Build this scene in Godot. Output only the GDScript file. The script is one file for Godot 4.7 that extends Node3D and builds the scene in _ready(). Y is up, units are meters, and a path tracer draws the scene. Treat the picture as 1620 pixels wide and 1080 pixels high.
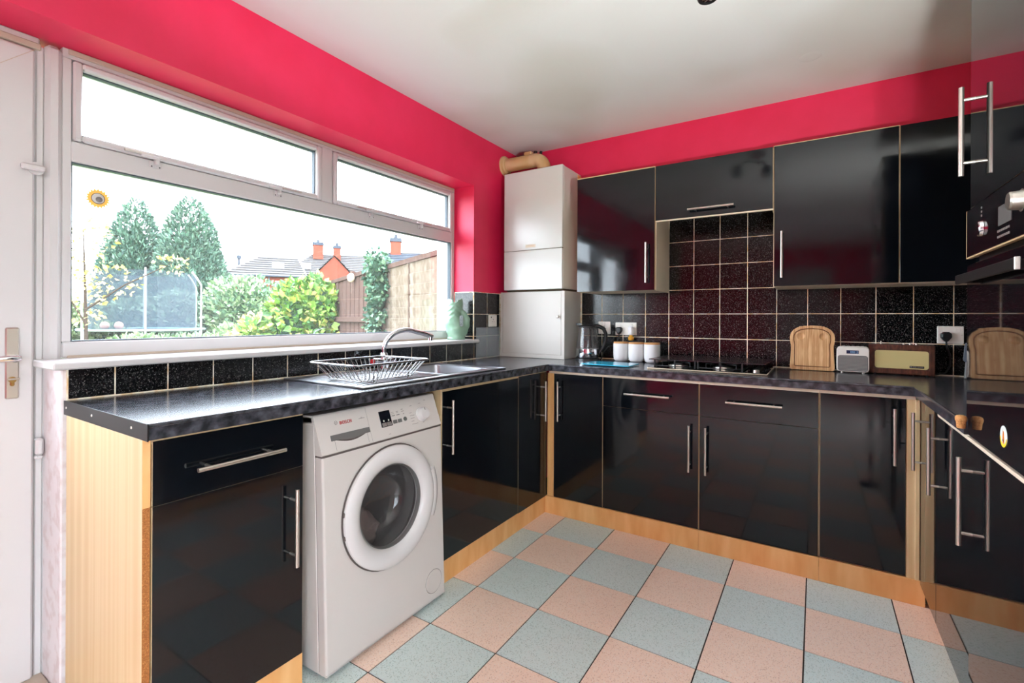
extends Node3D
# A kitchen corner: window run on the left, hob run at the back, tall oven housing on the right. Metres, y up; the camera stands over x = 0, z = 0.

const XW := -1.96      # inner face of the window wall
const ZB := -3.15      # inner face of the back wall
const XR := 0.97       # inner face of the right wall
const ZR := 4.0        # inner face of the rear wall
const CEIL := 2.44
const WT := 0.908      # worktop height
const TP := 0.1525     # wall tile pitch
const LX := -1.385     # face of the doors of the left run
const BZ := -2.575     # face of the doors of the back run
const RX := 0.368      # face of the doors of the right run

var base_of := {}
var M := {}
var rng := RandomNumberGenerator.new()
var tile_meshes := {}

# ------------------------------------------------------------------ mesh builder
class MB:
	var v := PackedVector3Array()
	var n := PackedVector3Array()
	var uv := PackedVector2Array()
	var lean := false   # the left run sags a little towards the far corner

	func tri(a: Vector3, b: Vector3, c: Vector3, na := Vector3.ZERO, nb := Vector3.ZERO, nc := Vector3.ZERO) -> void:
		# counter-clockwise from outside; stored clockwise as Godot wants
		if na == Vector3.ZERO:
			na = (b - a).cross(c - a).normalized()
			nb = na
			nc = na
		v.append_array([a, c, b])
		n.append_array([na, nc, nb])
		uv.append_array([Vector2.ZERO, Vector2.ZERO, Vector2.ZERO])

	func quad(a: Vector3, b: Vector3, c: Vector3, d: Vector3) -> void:
		tri(a, b, c)
		tri(a, c, d)

	func tri_out(a: Vector3, b: Vector3, c: Vector3, mid: Vector3) -> void:
		if (b - a).cross(c - a).dot((a + b + c) / 3.0 - mid) < 0.0:
			tri(a, c, b)
		else:
			tri(a, b, c)

	func quad_out(a: Vector3, b: Vector3, c: Vector3, d: Vector3, mid: Vector3) -> void:
		if (b - a).cross(c - a).dot((a + b + c + d) / 4.0 - mid) < 0.0:
			quad(a, d, c, b)
		else:
			quad(a, b, c, d)

	func box(p: Vector3, q: Vector3, ch := 0.0, t := Transform3D()) -> MB:
		var lo := Vector3(minf(p.x, q.x), minf(p.y, q.y), minf(p.z, q.z))
		var hi := Vector3(maxf(p.x, q.x), maxf(p.y, q.y), maxf(p.z, q.z))
		var mid := t * ((lo + hi) * 0.5)
		ch = minf(ch, 0.45 * minf(hi.x - lo.x, minf(hi.y - lo.y, hi.z - lo.z)))
		var c := []
		for i in 8:
			var s := Vector3(i & 1, (i >> 1) & 1, (i >> 2) & 1)
			var k := Vector3(lerpf(lo.x, hi.x, s.x), lerpf(lo.y, hi.y, s.y), lerpf(lo.z, hi.z, s.z))
			var inn := (Vector3.ONE * 1.0 - s * 2.0) * ch
			if ch <= 0.0:
				c.append([t * k, t * k, t * k])
			else:   # the corner's point on the x face, the y face and the z face
				c.append([t * (k + Vector3(0, inn.y, inn.z)), t * (k + Vector3(inn.x, 0, inn.z)), t * (k + Vector3(inn.x, inn.y, 0))])
		for f in [[0, [0, 2, 6, 4]], [0, [1, 3, 7, 5]], [1, [0, 1, 5, 4]], [1, [2, 3, 7, 6]], [2, [0, 1, 3, 2]], [2, [4, 5, 7, 6]]]:
			var a: int = f[0]
			var w: Array = f[1]
			quad_out(c[w[0]][a], c[w[1]][a], c[w[2]][a], c[w[3]][a], mid)
		if ch > 0.0:
			for e in [[0, 1, 1, 2], [2, 3, 1, 2], [4, 5, 1, 2], [6, 7, 1, 2], [0, 2, 0, 2], [1, 3, 0, 2], [4, 6, 0, 2], [5, 7, 0, 2], [0, 4, 0, 1], [1, 5, 0, 1], [2, 6, 0, 1], [3, 7, 0, 1]]:
				quad_out(c[e[0]][e[2]], c[e[1]][e[2]], c[e[1]][e[3]], c[e[0]][e[3]], mid)
			for i in 8:
				tri_out(c[i][0], c[i][1], c[i][2], mid)
		return self

	func rows(r: Array, closed := false) -> MB:
		# a smooth sheet through rows of points; closed joins the last point of each row to its first
		var h := r.size()
		var w: int = r[0].size()
		var nn := []
		for i in h:
			var line := PackedVector3Array()
			for j in w:
				var a: Vector3 = r[mini(i + 1, h - 1)][j] - r[maxi(i - 1, 0)][j]
				var b: Vector3
				if closed:
					b = r[i][(j + 1) % w] - r[i][(j + w - 1) % w]
				else:
					b = r[i][mini(j + 1, w - 1)] - r[i][maxi(j - 1, 0)]
				var k := b.cross(a)
				if k.length() < 1e-12:
					var i2 := clampi(i, 1, h - 2)
					var b2: Vector3 = r[i2][(j + 1) % w] - r[i2][(j + w - 1) % w]
					k = b2.cross(a) if b2.length() > 1e-9 else Vector3.UP
				line.append(k.normalized())
			nn.append(line)
		for i in h - 1:
			for j in (w if closed else w - 1):
				var j2 := (j + 1) % w
				tri(r[i][j], r[i][j2], r[i + 1][j2], nn[i][j], nn[i][j2], nn[i + 1][j2])
				tri(r[i][j], r[i + 1][j2], r[i + 1][j], nn[i][j], nn[i + 1][j2], nn[i + 1][j])
		return self

	func ring(at: Vector3, axis: Vector3, r: float, seg: int, side := Vector3.ZERO) -> PackedVector3Array:
		axis = axis.normalized()
		var u := side
		if u == Vector3.ZERO:
			u = axis.cross(Vector3.UP if absf(axis.y) < 0.9 else Vector3.RIGHT)
		u = (u - axis * u.dot(axis)).normalized()
		var w := axis.cross(u)
		var out := PackedVector3Array()
		for i in seg:
			var a := TAU * i / seg
			out.append(at + (u * cos(a) + w * sin(a)) * r)
		return out

	func fan(c: PackedVector3Array, out_dir: Vector3) -> void:
		var mid := Vector3.ZERO
		for p in c:
			mid += p / c.size()
		for i in c.size():
			var a := c[i]
			var b := c[(i + 1) % c.size()]
			if (a - mid).cross(b - mid).dot(out_dir) > 0.0:
				tri(mid, a, b)
			else:
				tri(mid, b, a)

	func tube(pts: Array, rad, seg := 8, caps := true, loop := false) -> MB:
		# a swept round bar; rad is one radius or one for each point
		var rr := []
		var side := Vector3.ZERO
		var cnt := pts.size()
		for i in cnt:
			var d: Vector3
			if loop:
				d = pts[(i + 1) % cnt] - pts[(i + cnt - 1) % cnt]
			else:
				d = pts[mini(i + 1, cnt - 1)] - pts[maxi(i - 1, 0)]
			d = d.normalized()
			if side == Vector3.ZERO:
				side = d.cross(Vector3.UP if absf(d.y) < 0.9 else Vector3.RIGHT)
			side = (side - d * side.dot(d)).normalized()
			rr.append(ring(pts[i], d, rad[i] if rad is Array else rad, seg, side))
		if loop:
			rr.append(rr[0])
		rows(rr, true)
		if caps and not loop:
			fan(rr[0], pts[0] - pts[1])
			fan(rr[-1], pts[-1] - pts[-2])
		return self

	func cyl(a: Vector3, b: Vector3, r1: float, r2 := -1.0, seg := 16) -> MB:
		return tube([a, b], [r1, r1 if r2 < 0.0 else r2], seg)

	func lathe(prof: Array, o := Vector3.ZERO, t := Basis(), seg := 32) -> MB:
		# profile of [radius, height]; a bend sharper than 35 degrees stays an edge
		for i in prof.size() - 1:
			var a := Vector2(prof[i][0], prof[i][1])
			var b := Vector2(prof[i + 1][0], prof[i + 1][1])
			var d := (b - a).normalized()
			if a.distance_to(b) < 1e-7:
				continue
			var d0 := d
			var d1 := d
			if i > 0:
				var e := (a - Vector2(prof[i - 1][0], prof[i - 1][1])).normalized()
				if e.dot(d) > 0.82:
					d0 = (e + d).normalized()
			if i < prof.size() - 2:
				var e := (Vector2(prof[i + 2][0], prof[i + 2][1]) - b).normalized()
				if e.dot(d) > 0.82:
					d1 = (e + d).normalized()
			for j in seg:
				var s := TAU * j / seg
				var s2 := TAU * (j + 1) / seg
				var u := Vector3(cos(s), 0, sin(s))
				var w := Vector3(cos(s2), 0, sin(s2))
				var p := [u * a.x + Vector3.UP * a.y, w * a.x + Vector3.UP * a.y, w * b.x + Vector3.UP * b.y, u * b.x + Vector3.UP * b.y]
				var m := [u * d0.y - Vector3.UP * d0.x, w * d0.y - Vector3.UP * d0.x, w * d1.y - Vector3.UP * d1.x, u * d1.y - Vector3.UP * d1.x]
				for k in 4:
					p[k] = o + t * p[k]
					m[k] = t * m[k]
				if b.x > 1e-6:
					tri(p[0], p[3], p[2], m[0], m[3], m[2])
				if a.x > 1e-6:
					tri(p[0], p[2], p[1], m[0], m[2], m[1])
		return self

	func prism(poly: PackedVector2Array, o: Vector3, u: Vector3, w: Vector3, depth: float, ch := 0.0) -> MB:
		# a flat outline (u across, w up) given thickness along u x w, with an optional chamfer on the front rim
		var f := u.cross(w).normalized()
		if Geometry2D.is_polygon_clockwise(poly):
			poly = poly.duplicate()
			poly.reverse()
		var inner := poly
		if ch > 0.0:
			var got := Geometry2D.offset_polygon(poly, -ch)
			if got.size() == 1 and got[0].size() == poly.size():
				inner = got[0]
				var best := 0   # line the shrunken outline up with the outer one
				for i in inner.size():
					if inner[i].distance_to(poly[0]) < inner[best].distance_to(poly[0]):
						best = i
				var turned := PackedVector2Array()
				for i in inner.size():
					turned.append(inner[(best + i) % inner.size()])
				inner = turned
				if Geometry2D.is_polygon_clockwise(inner):
					inner = poly
					ch = 0.0
			else:
				ch = 0.0
		var tr := Geometry2D.triangulate_polygon(inner)
		for i in range(0, tr.size(), 3):
			var a := inner[tr[i]]
			var b := inner[tr[i + 1]]
			var c := inner[tr[i + 2]]
			if (b - a).cross(c - a) < 0.0:
				var s := b
				b = c
				c = s
			tri(o + u * a.x + w * a.y + f * depth, o + u * b.x + w * b.y + f * depth, o + u * c.x + w * c.y + f * depth)
		tr = Geometry2D.triangulate_polygon(poly)
		for i in range(0, tr.size(), 3):
			var a := poly[tr[i]]
			var b := poly[tr[i + 1]]
			var c := poly[tr[i + 2]]
			if (b - a).cross(c - a) < 0.0:
				var s := b
				b = c
				c = s
			tri(o + u * a.x + w * a.y, o + u * c.x + w * c.y, o + u * b.x + w * b.y)
		for i in poly.size():
			var a := poly[i]
			var b := poly[(i + 1) % poly.size()]
			var a0 := o + u * a.x + w * a.y
			var b0 := o + u * b.x + w * b.y
			quad(a0, b0, b0 + f * (depth - ch), a0 + f * (depth - ch))
			if ch > 0.0:
				var c := inner[i]
				var d := inner[(i + 1) % inner.size()]
				quad(a0 + f * (depth - ch), b0 + f * (depth - ch), o + u * d.x + w * d.y + f * depth, o + u * c.x + w * c.y + f * depth)
		return self

	func ball(o: Vector3, r: Vector3, seg := 16) -> MB:
		var rr := []
		for i in seg / 2 + 1:
			var a := PI * i / (seg / 2) - PI / 2
			var line := PackedVector3Array()
			for j in seg:
				var b := -TAU * j / seg
				line.append(o + Vector3(cos(a) * cos(b), sin(a), cos(a) * sin(b)) * r)
			rr.append(line)
		return rows(rr, true)

	func mesh(off := Vector3.ZERO) -> ArrayMesh:
		var vv := v.duplicate()
		for i in vv.size():
			var p := vv[i]
			if lean:
				p.y += 0.0066 * (p.z + 2.55) * clampf(p.y / 0.9, 0.0, 1.0)
			vv[i] = p - off
		var arr := []
		arr.resize(Mesh.ARRAY_MAX)
		arr[Mesh.ARRAY_VERTEX] = vv
		arr[Mesh.ARRAY_NORMAL] = n
		arr[Mesh.ARRAY_TEX_UV] = uv
		var me := ArrayMesh.new()
		me.add_surface_from_arrays(Mesh.PRIMITIVE_TRIANGLES, arr)
		return me

# ------------------------------------------------------------------ scene helpers
func mb() -> MB:
	return MB.new()

func lb() -> MB:
	var m := MB.new()
	m.lean = true
	return m

func tag(o: Node3D, label := "", category := "", group := "", kind := "") -> void:
	if label != "": o.set_meta("label", label)
	if category != "": o.set_meta("category", category)
	if group != "": o.set_meta("group", group)
	if kind != "": o.set_meta("kind", kind)

func numbered(called: String) -> String:
	if not has_node(called):
		return called
	var k := 1
	while has_node("%s_%03d" % [called, k]):
		k += 1
	return "%s_%03d" % [called, k]

func thing(called: String, label: String, category: String, at: Vector3, group := "", kind := "") -> Node3D:
	var o := Node3D.new()
	o.name = numbered(called)
	o.position = at
	add_child(o, true)
	tag(o, label, category, group, kind)
	base_of[o] = at
	return o

func local(o: Node3D) -> Node3D:   # its parts are given in its own axes
	base_of[o] = Vector3.ZERO
	return o

func put(called: String, m, material: Material, parent: Node3D, label := "") -> MeshInstance3D:
	var o := MeshInstance3D.new()
	o.name = called
	var off: Vector3 = base_of.get(parent, Vector3.ZERO)
	o.mesh = m.mesh(off) if m is MB else m
	o.material_override = material
	parent.add_child(o, true)
	base_of[o] = off
	if label != "": o.set_meta("label", label)
	return o

func single(called: String, m: MB, material: Material, at: Vector3, label: String, category: String, group := "", kind := "") -> MeshInstance3D:
	var o := MeshInstance3D.new()
	o.name = numbered(called)
	o.mesh = m.mesh(at)
	o.material_override = material
	o.position = at
	add_child(o, true)
	base_of[o] = at
	tag(o, label, category, group, kind)
	return o

func struct(called: String, m: MB, material: Material) -> MeshInstance3D:
	return single(called, m, material, Vector3.ZERO, "", "", "", "structure")

func mat(called: String, c: Color, rough := 0.6, metal := 0.0, spec := 0.5) -> StandardMaterial3D:
	var m := StandardMaterial3D.new()
	m.resource_name = called
	m.albedo_color = c
	m.roughness = rough
	m.metallic = metal
	m.metallic_specular = spec
	M[called] = m
	return m

func rgb8(r: int, g: int, b: int) -> Color:
	return Color8(r, g, b)

func noise(freq: float, a: Color, b: Color, seed_ := 1, size := 512, kind := FastNoiseLite.TYPE_SIMPLEX_SMOOTH, octaves := 4, lo := 0.0, hi := 1.0) -> NoiseTexture2D:
	var f := FastNoiseLite.new()
	f.noise_type = kind
	f.frequency = freq
	f.seed = seed_
	f.fractal_octaves = octaves
	var t := NoiseTexture2D.new()
	t.width = size
	t.height = size
	t.seamless = true
	t.noise = f
	var g := Gradient.new()
	g.offsets = PackedFloat32Array([lo, hi])
	g.colors = PackedColorArray([a, b])
	t.color_ramp = g
	return t

func tri_map(m: StandardMaterial3D, t: Texture2D, scale: Vector3, world := true) -> void:
	m.albedo_texture = t
	m.albedo_color = Color.WHITE
	m.uv1_triplanar = true
	m.uv1_world_triplanar = world
	m.uv1_scale = scale
	m.uv1_triplanar_sharpness = 8.0

func fleck_texture(size: int, ground: Color, count: int, length: float, colors: Array, seed_: int, fade := 0.0, wide := 2) -> ImageTexture:
	var r := RandomNumberGenerator.new()
	r.seed = seed_
	var im := Image.create_empty(size, size, false, Image.FORMAT_RGB8)
	im.fill(ground)
	for k in count:
		var c: Color = colors[r.randi() % colors.size()]
		c = ground.lerp(c, 1.0 - r.randf() * fade)
		var x := r.randf() * size
		var y := r.randf() * size
		var a := r.randf() * TAU
		var l := length * r.randf_range(0.3, 1.0)
		var w := r.randi_range(1, wide)
		for s in int(l) + 1:
			for e in w:
				im.set_pixel(posmod(int(x + cos(a) * s - sin(a) * e), size), posmod(int(y + sin(a) * s + cos(a) * e), size), c)
	return ImageTexture.create_from_image(im)

func grain_texture(size: int, dark: Color, light: Color, seed_: int, stretch := 12.0, wave := 0.35) -> ImageTexture:
	# wood: stretched noise along the image's height
	var f := FastNoiseLite.new()
	f.seed = seed_
	f.frequency = 0.02
	f.fractal_octaves = 4
	var g := FastNoiseLite.new()
	g.seed = seed_ + 7
	g.frequency = 0.006
	var im := Image.create_empty(size, size, false, Image.FORMAT_RGB8)
	for y in size:
		for x in size:
			var u := absf(float(x) / size * 2.0 - 1.0) * size * 0.5   # mirrored, so that it repeats without a seam
			var w := absf(float(y) / size * 2.0 - 1.0) * size * 0.5
			var k := f.get_noise_2d(u * 3.0 + wave * 60.0 * g.get_noise_2d(u, w / 2.0), w / stretch * 3.0)
			im.set_pixel(x, y, dark.lerp(light, clampf(0.5 + k * 0.9, 0.0, 1.0)))
	return ImageTexture.create_from_image(im)

func make_materials() -> void:
	var m := mat("red_paint", rgb8(206, 24, 58), 0.5)
	tri_map(m, noise(0.01, rgb8(222, 27, 74), rgb8(231, 38, 86), 3, 512), Vector3.ONE * 0.7)
	mat("ceiling_paint", rgb8(224, 220, 214), 0.75)
	tri_map(M.ceiling_paint, noise(0.004, rgb8(204, 199, 192), rgb8(214, 211, 208), 9, 512, FastNoiseLite.TYPE_SIMPLEX_SMOOTH, 3, 0.15, 0.45), Vector3.ONE * 0.3)
	mat("cream_paint", rgb8(226, 220, 208), 0.7)
	mat("white_plaster", rgb8(226, 214, 214), 0.7)
	tri_map(M.white_plaster, noise(0.02, rgb8(216, 202, 200), rgb8(228, 220, 220), 12, 512, FastNoiseLite.TYPE_SIMPLEX_SMOOTH, 5, 0.2, 0.5), Vector3.ONE * 1.5)
	mat("upvc", rgb8(208, 203, 202), 0.35)
	mat("upvc_seal", rgb8(70, 78, 88), 0.6)
	mat("old_bead", rgb8(196, 178, 160), 0.7)
	mat("grout", rgb8(214, 188, 150), 0.85)
	tri_map(M.grout, noise(0.03, rgb8(222, 184, 136), rgb8(246, 236, 216), 15, 512, FastNoiseLite.TYPE_SIMPLEX_SMOOTH, 3, 0.2, 0.6), Vector3.ONE * 1.2)
	m = mat("black_tile", rgb8(14, 14, 15), 0.16, 0.0, 0.44)
	tri_map(m, fleck_texture(1024, Color8(9, 9, 10), 17000, 9.0, [Color8(92, 90, 94), Color8(124, 122, 120), Color8(70, 66, 70), Color8(176, 172, 166)], 5, 0.85, 3), Vector3.ONE * 2.0)  # grey flecks also paint in glints off the tile relief
	m.normal_enabled = true
	var nt := noise(0.05, Color.BLACK, Color.WHITE, 31, 512)
	nt.color_ramp = null
	nt.as_normal_map = true
	nt.bump_strength = 3.0
	m.normal_texture = nt
	m.normal_scale = 0.04
	m = mat("worktop", rgb8(50, 50, 58), 0.19, 0.0, 0.5)
	tri_map(m, noise(0.012, rgb8(34, 34, 38), rgb8(82, 82, 90), 21, 1024, FastNoiseLite.TYPE_SIMPLEX_SMOOTH, 6, 0.25, 0.75), Vector3.ONE * 1.6)
	m = mat("gloss_black", rgb8(10, 13, 18), 0.09, 0.0, 0.5)
	m.roughness_texture = noise(0.008, Color(0.55, 0.55, 0.55), Color.WHITE, 41, 512, FastNoiseLite.TYPE_SIMPLEX_SMOOTH, 4, 0.3, 0.75)
	m.roughness = 0.11
	m.uv1_triplanar = true
	m.uv1_world_triplanar = true
	m.uv1_scale = Vector3.ONE * 1.3
	mat("mirror_black", rgb8(13, 14, 17), 0.03, 0.0, 0.7)
	mat("tan_edge", rgb8(206, 176, 134), 0.6)
	mat("cream_edge", rgb8(226, 208, 184), 0.55)
	m = mat("maple", rgb8(232, 190, 130), 0.45)
	tri_map(m, grain_texture(256, Color8(216, 184, 134), Color8(226, 200, 156), 3, 20.0, 0.15), Vector3(2.2, 0.7, 2.2))
	m = mat("plinth_wood", rgb8(222, 158, 96), 0.45)
	tri_map(m, grain_texture(256, Color8(226, 160, 94), Color8(240, 186, 124), 8, 20.0, 0.15), Vector3(0.8, 3.0, 0.8))
	m = mat("chipboard", rgb8(176, 112, 54), 0.9)
	tri_map(m, fleck_texture(256, Color8(168, 104, 50), 2600, 8.0, [Color8(120, 66, 28), Color8(214, 150, 86), Color8(146, 84, 36)], 9), Vector3.ONE * 9.0)
	mat("steel", rgb8(206, 198, 188), 0.34, 1.0)
	mat("sink_steel", rgb8(172, 172, 175), 0.32, 1.0)
	mat("wire_steel", rgb8(140, 138, 136), 0.22, 1.0)
	mat("lid_glass", rgb8(34, 36, 38), 0.22, 0.0, 0.5)
	mat("chrome", rgb8(226, 226, 230), 0.06, 1.0)
	mat("dark_metal", rgb8(44, 42, 42), 0.4, 0.6)
	mat("iron", rgb8(18, 18, 19), 0.55)
	mat("black_plastic", rgb8(16, 17, 19), 0.35)
	mat("appliance_white", rgb8(206, 198, 193), 0.3)
	mat("door_white", rgb8(212, 207, 206), 0.2)
	mat("boiler_white", rgb8(208, 205, 200), 0.22)
	mat("cupboard_white", rgb8(200, 194, 186), 0.4)
	mat("dark_brown", rgb8(78, 64, 44), 0.9)  # flat dark brown for the boiler seam and underside
	mat("grey_plastic", rgb8(104, 102, 100), 0.4)
	mat("seam", rgb8(92, 82, 78), 0.8)
	mat("socket_white", rgb8(232, 226, 216), 0.3)
	mat("flue", rgb8(214, 176, 128), 0.42)
	tri_map(M.flue, noise(0.006, rgb8(198, 154, 100), rgb8(212, 178, 134), 17, 256, FastNoiseLite.TYPE_SIMPLEX_SMOOTH, 2, 0.2, 0.7), Vector3.ONE * 2.0)
	m = mat("floor_pink", rgb8(205, 168, 148), 0.38)
	tri_map(m, fleck_texture(512, Color8(250, 218, 198), 9000, 5.0, [Color8(250, 232, 220), Color8(214, 172, 150), Color8(246, 220, 206)], 11, 0.3, 4), Vector3.ONE * 2.6)
	m = mat("floor_green", rgb8(152, 166, 158), 0.38)
	tri_map(m, fleck_texture(512, Color8(214, 227, 224), 9000, 5.0, [Color8(218, 228, 224), Color8(160, 178, 172), Color8(206, 212, 204)], 13, 0.3, 4), Vector3.ONE * 2.6)
	mat("floor_joint", rgb8(52, 40, 34), 0.9)
	m = mat("board_wood", rgb8(222, 178, 122), 0.5)
	tri_map(m, grain_texture(256, Color8(190, 134, 82), Color8(236, 196, 146), 23, 9.0, 0.8), Vector3(5.0, 3.0, 5.0))
	m = mat("walnut", rgb8(84, 46, 32), 0.4)
	tri_map(m, grain_texture(256, Color8(58, 30, 20), Color8(104, 60, 42), 29, 14.0, 0.4), Vector3(6.0, 14.0, 6.0))
	mat("groove_wood", rgb8(120, 72, 38), 0.7)
	mat("speaker_cloth", rgb8(196, 178, 122), 0.9)
	mat("ceramic", rgb8(226, 222, 222), 0.3)
	mat("sea_green", rgb8(128, 158, 134), 0.18)
	mat("lid_wood", rgb8(204, 146, 90), 0.5)
	mat("cyan_glass", rgb8(62, 178, 206), 0.12)
	mat("cork", rgb8(206, 146, 84), 0.85)
	tri_map(M.cork, fleck_texture(128, Color8(208, 148, 86), 500, 5.0, [Color8(150, 92, 46), Color8(230, 180, 120)], 3), Vector3.ONE * 12.0)
	m = mat("clear_glass", Color(0.97, 0.98, 0.98, 0.04), 0.02)
	m.transparency = BaseMaterial3D.TRANSPARENCY_ALPHA
	m = mat("kettle_glass", Color(0.36, 0.34, 0.34, 0.35), 0.03)
	m.transparency = BaseMaterial3D.TRANSPARENCY_ALPHA
	m = mat("grey_acrylic", Color(0.75, 0.79, 0.82, 0.22), 0.1)
	m.transparency = BaseMaterial3D.TRANSPARENCY_ALPHA
	m = mat("smoked_glass", rgb8(12, 13, 14), 0.05, 0.0, 0.7)
	m = mat("amber", Color(0.96, 0.72, 0.22, 0.55), 0.05)
	m.transparency = BaseMaterial3D.TRANSPARENCY_ALPHA
	mat("lcd_blue", rgb8(22, 36, 70), 0.2)
	mat("lcd_digit", rgb8(120, 160, 190), 0.3)
	M.lcd_digit.emission_enabled = true
	M.lcd_digit.emission = rgb8(130, 180, 210)
	M.lcd_digit.emission_energy_multiplier = 0.3
	mat("fill_lamp_glow", rgb8(240, 236, 226), 0.5)  # glow of the added fill uplighter
	M.fill_lamp_glow.emission_enabled = true
	M.fill_lamp_glow.emission = rgb8(248, 255, 255)
	M.fill_lamp_glow.emission_energy_multiplier = 1.5
	mat("print_red", rgb8(170, 22, 30), 0.5)
	mat("print_grey", rgb8(126, 118, 114), 0.5)
	mat("pale_mark", rgb8(150, 146, 142), 0.4)
	mat("screen_dark", rgb8(22, 24, 32), 0.12)
	mat("laundry", rgb8(164, 142, 136), 0.95)
	mat("drum", rgb8(120, 118, 116), 0.35, 0.9)
	mat("brass", rgb8(176, 142, 84), 0.3, 1.0)
	mat("sticker_white", rgb8(224, 232, 226), 0.5)
	mat("sticker_yellow", rgb8(240, 208, 40), 0.5)
	mat("sticker_orange", rgb8(228, 132, 46), 0.5)
	mat("sticker_brown", rgb8(96, 40, 12), 0.5)
	m = mat("petal", Color8(255, 224, 120), 0.6)
	m.backlight_enabled = true
	m.backlight = Color(0.8, 0.6, 0.2)
	mat("utensil_grey", rgb8(84, 92, 104), 0.4)
	# outside
	mat("brick", rgb8(122, 62, 48), 0.9, 0.0, 0.1)
	mat("roof_tile", rgb8(84, 80, 79), 0.9, 0.0, 0.1)
	mat("slate", rgb8(66, 70, 78), 0.9, 0.0, 0.1)
	mat("ridge_tile", rgb8(122, 120, 118), 0.9, 0.0, 0.1)
	mat("outdoor_white", rgb8(190, 190, 188), 0.6)
	mat("bark", rgb8(64, 52, 44), 0.95, 0.0, 0.1)
	m = mat("fence_pale", rgb8(126, 112, 98), 0.95, 0.0, 0.1)
	tri_map(m, grain_texture(256, Color8(92, 78, 64), Color8(124, 112, 100), 37, 16.0, 0.5), Vector3(1.0, 6.0, 1.0))
	m = mat("fence_brown", rgb8(80, 60, 52), 0.95, 0.0, 0.1)
	tri_map(m, grain_texture(256, Color8(70, 52, 46), Color8(96, 76, 68), 39, 16.0, 0.3), Vector3(4.0, 1.0, 4.0))
	mat("lawn", rgb8(84, 100, 62), 1.0, 0.0, 0.1)
	mat("bounce_paving", rgb8(196, 190, 186), 0.95, 0.0, 0.1)
	mat("galvanised", rgb8(168, 172, 174), 0.4, 0.8)
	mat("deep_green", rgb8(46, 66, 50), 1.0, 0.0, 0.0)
	m = mat("net", Color(0.2, 0.24, 0.28, 0.5), 0.9)
	m.transparency = BaseMaterial3D.TRANSPARENCY_ALPHA
	mat("mat_blue", rgb8(120, 168, 176), 0.7)
	mat("ball_pink", rgb8(214, 160, 140), 0.6)
	m = mat("leaf", Color.WHITE, 0.6)
	m.vertex_color_use_as_albedo = true
	m.backlight_enabled = true
	m.backlight = Color(0.12, 0.14, 0.08)

# ------------------------------------------------------------------ camera, sky, exposure
func _ready() -> void:
	rng.seed = 4
	var cam := Camera3D.new()
	cam.name = "camera"
	cam.near = 0.05
	cam.far = 300.0
	var f := 754.0
	cam.projection = Camera3D.PROJECTION_FRUSTUM
	cam.size = 2.0 * cam.near * 540.0 / f
	cam.frustum_offset = Vector2(0.0, -(540.0 - 504.4) / f * cam.near)
	cam.transform = Transform3D(Basis(Vector3.UP, 0.5673) * Basis(Vector3.BACK, 0.0045), Vector3(0, 1.18, 0))
	add_child(cam)
	cam.current = true
	var sky_mat := ProceduralSkyMaterial.new()   # an even, bright overcast
	sky_mat.sky_top_color = Color(0.88, 0.94, 1.0)
	sky_mat.sky_horizon_color = Color(0.92, 0.97, 1.0)
	sky_mat.ground_horizon_color = Color(0.62, 0.62, 0.58)
	sky_mat.ground_bottom_color = Color(0.45, 0.45, 0.4)
	sky_mat.sky_energy_multiplier = 2.8
	sky_mat.ground_energy_multiplier = 2.0
	var sky := Sky.new()
	sky.sky_material = sky_mat
	var env := Environment.new()
	env.background_mode = Environment.BG_SKY
	env.sky = sky
	env.tonemap_mode = Environment.TONE_MAPPER_LINEAR
	env.tonemap_exposure = 1.76
	env.sdfgi_enabled = true
	env.ssao_enabled = true
	env.ssil_enabled = true
	var we := WorldEnvironment.new()
	we.name = "world_environment"
	we.environment = env
	add_child(we)

	make_materials()
	build_room()
	build_tiles()
	build_window()
	build_back_door()
	build_left_run()
	build_back_run()
	build_right_run()
	build_wall_units()
	build_boiler()
	build_washer()
	build_sink()
	build_hob()
	build_worktop_things()
	build_sill_things()
	build_small_fittings()
	build_garden()

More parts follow.
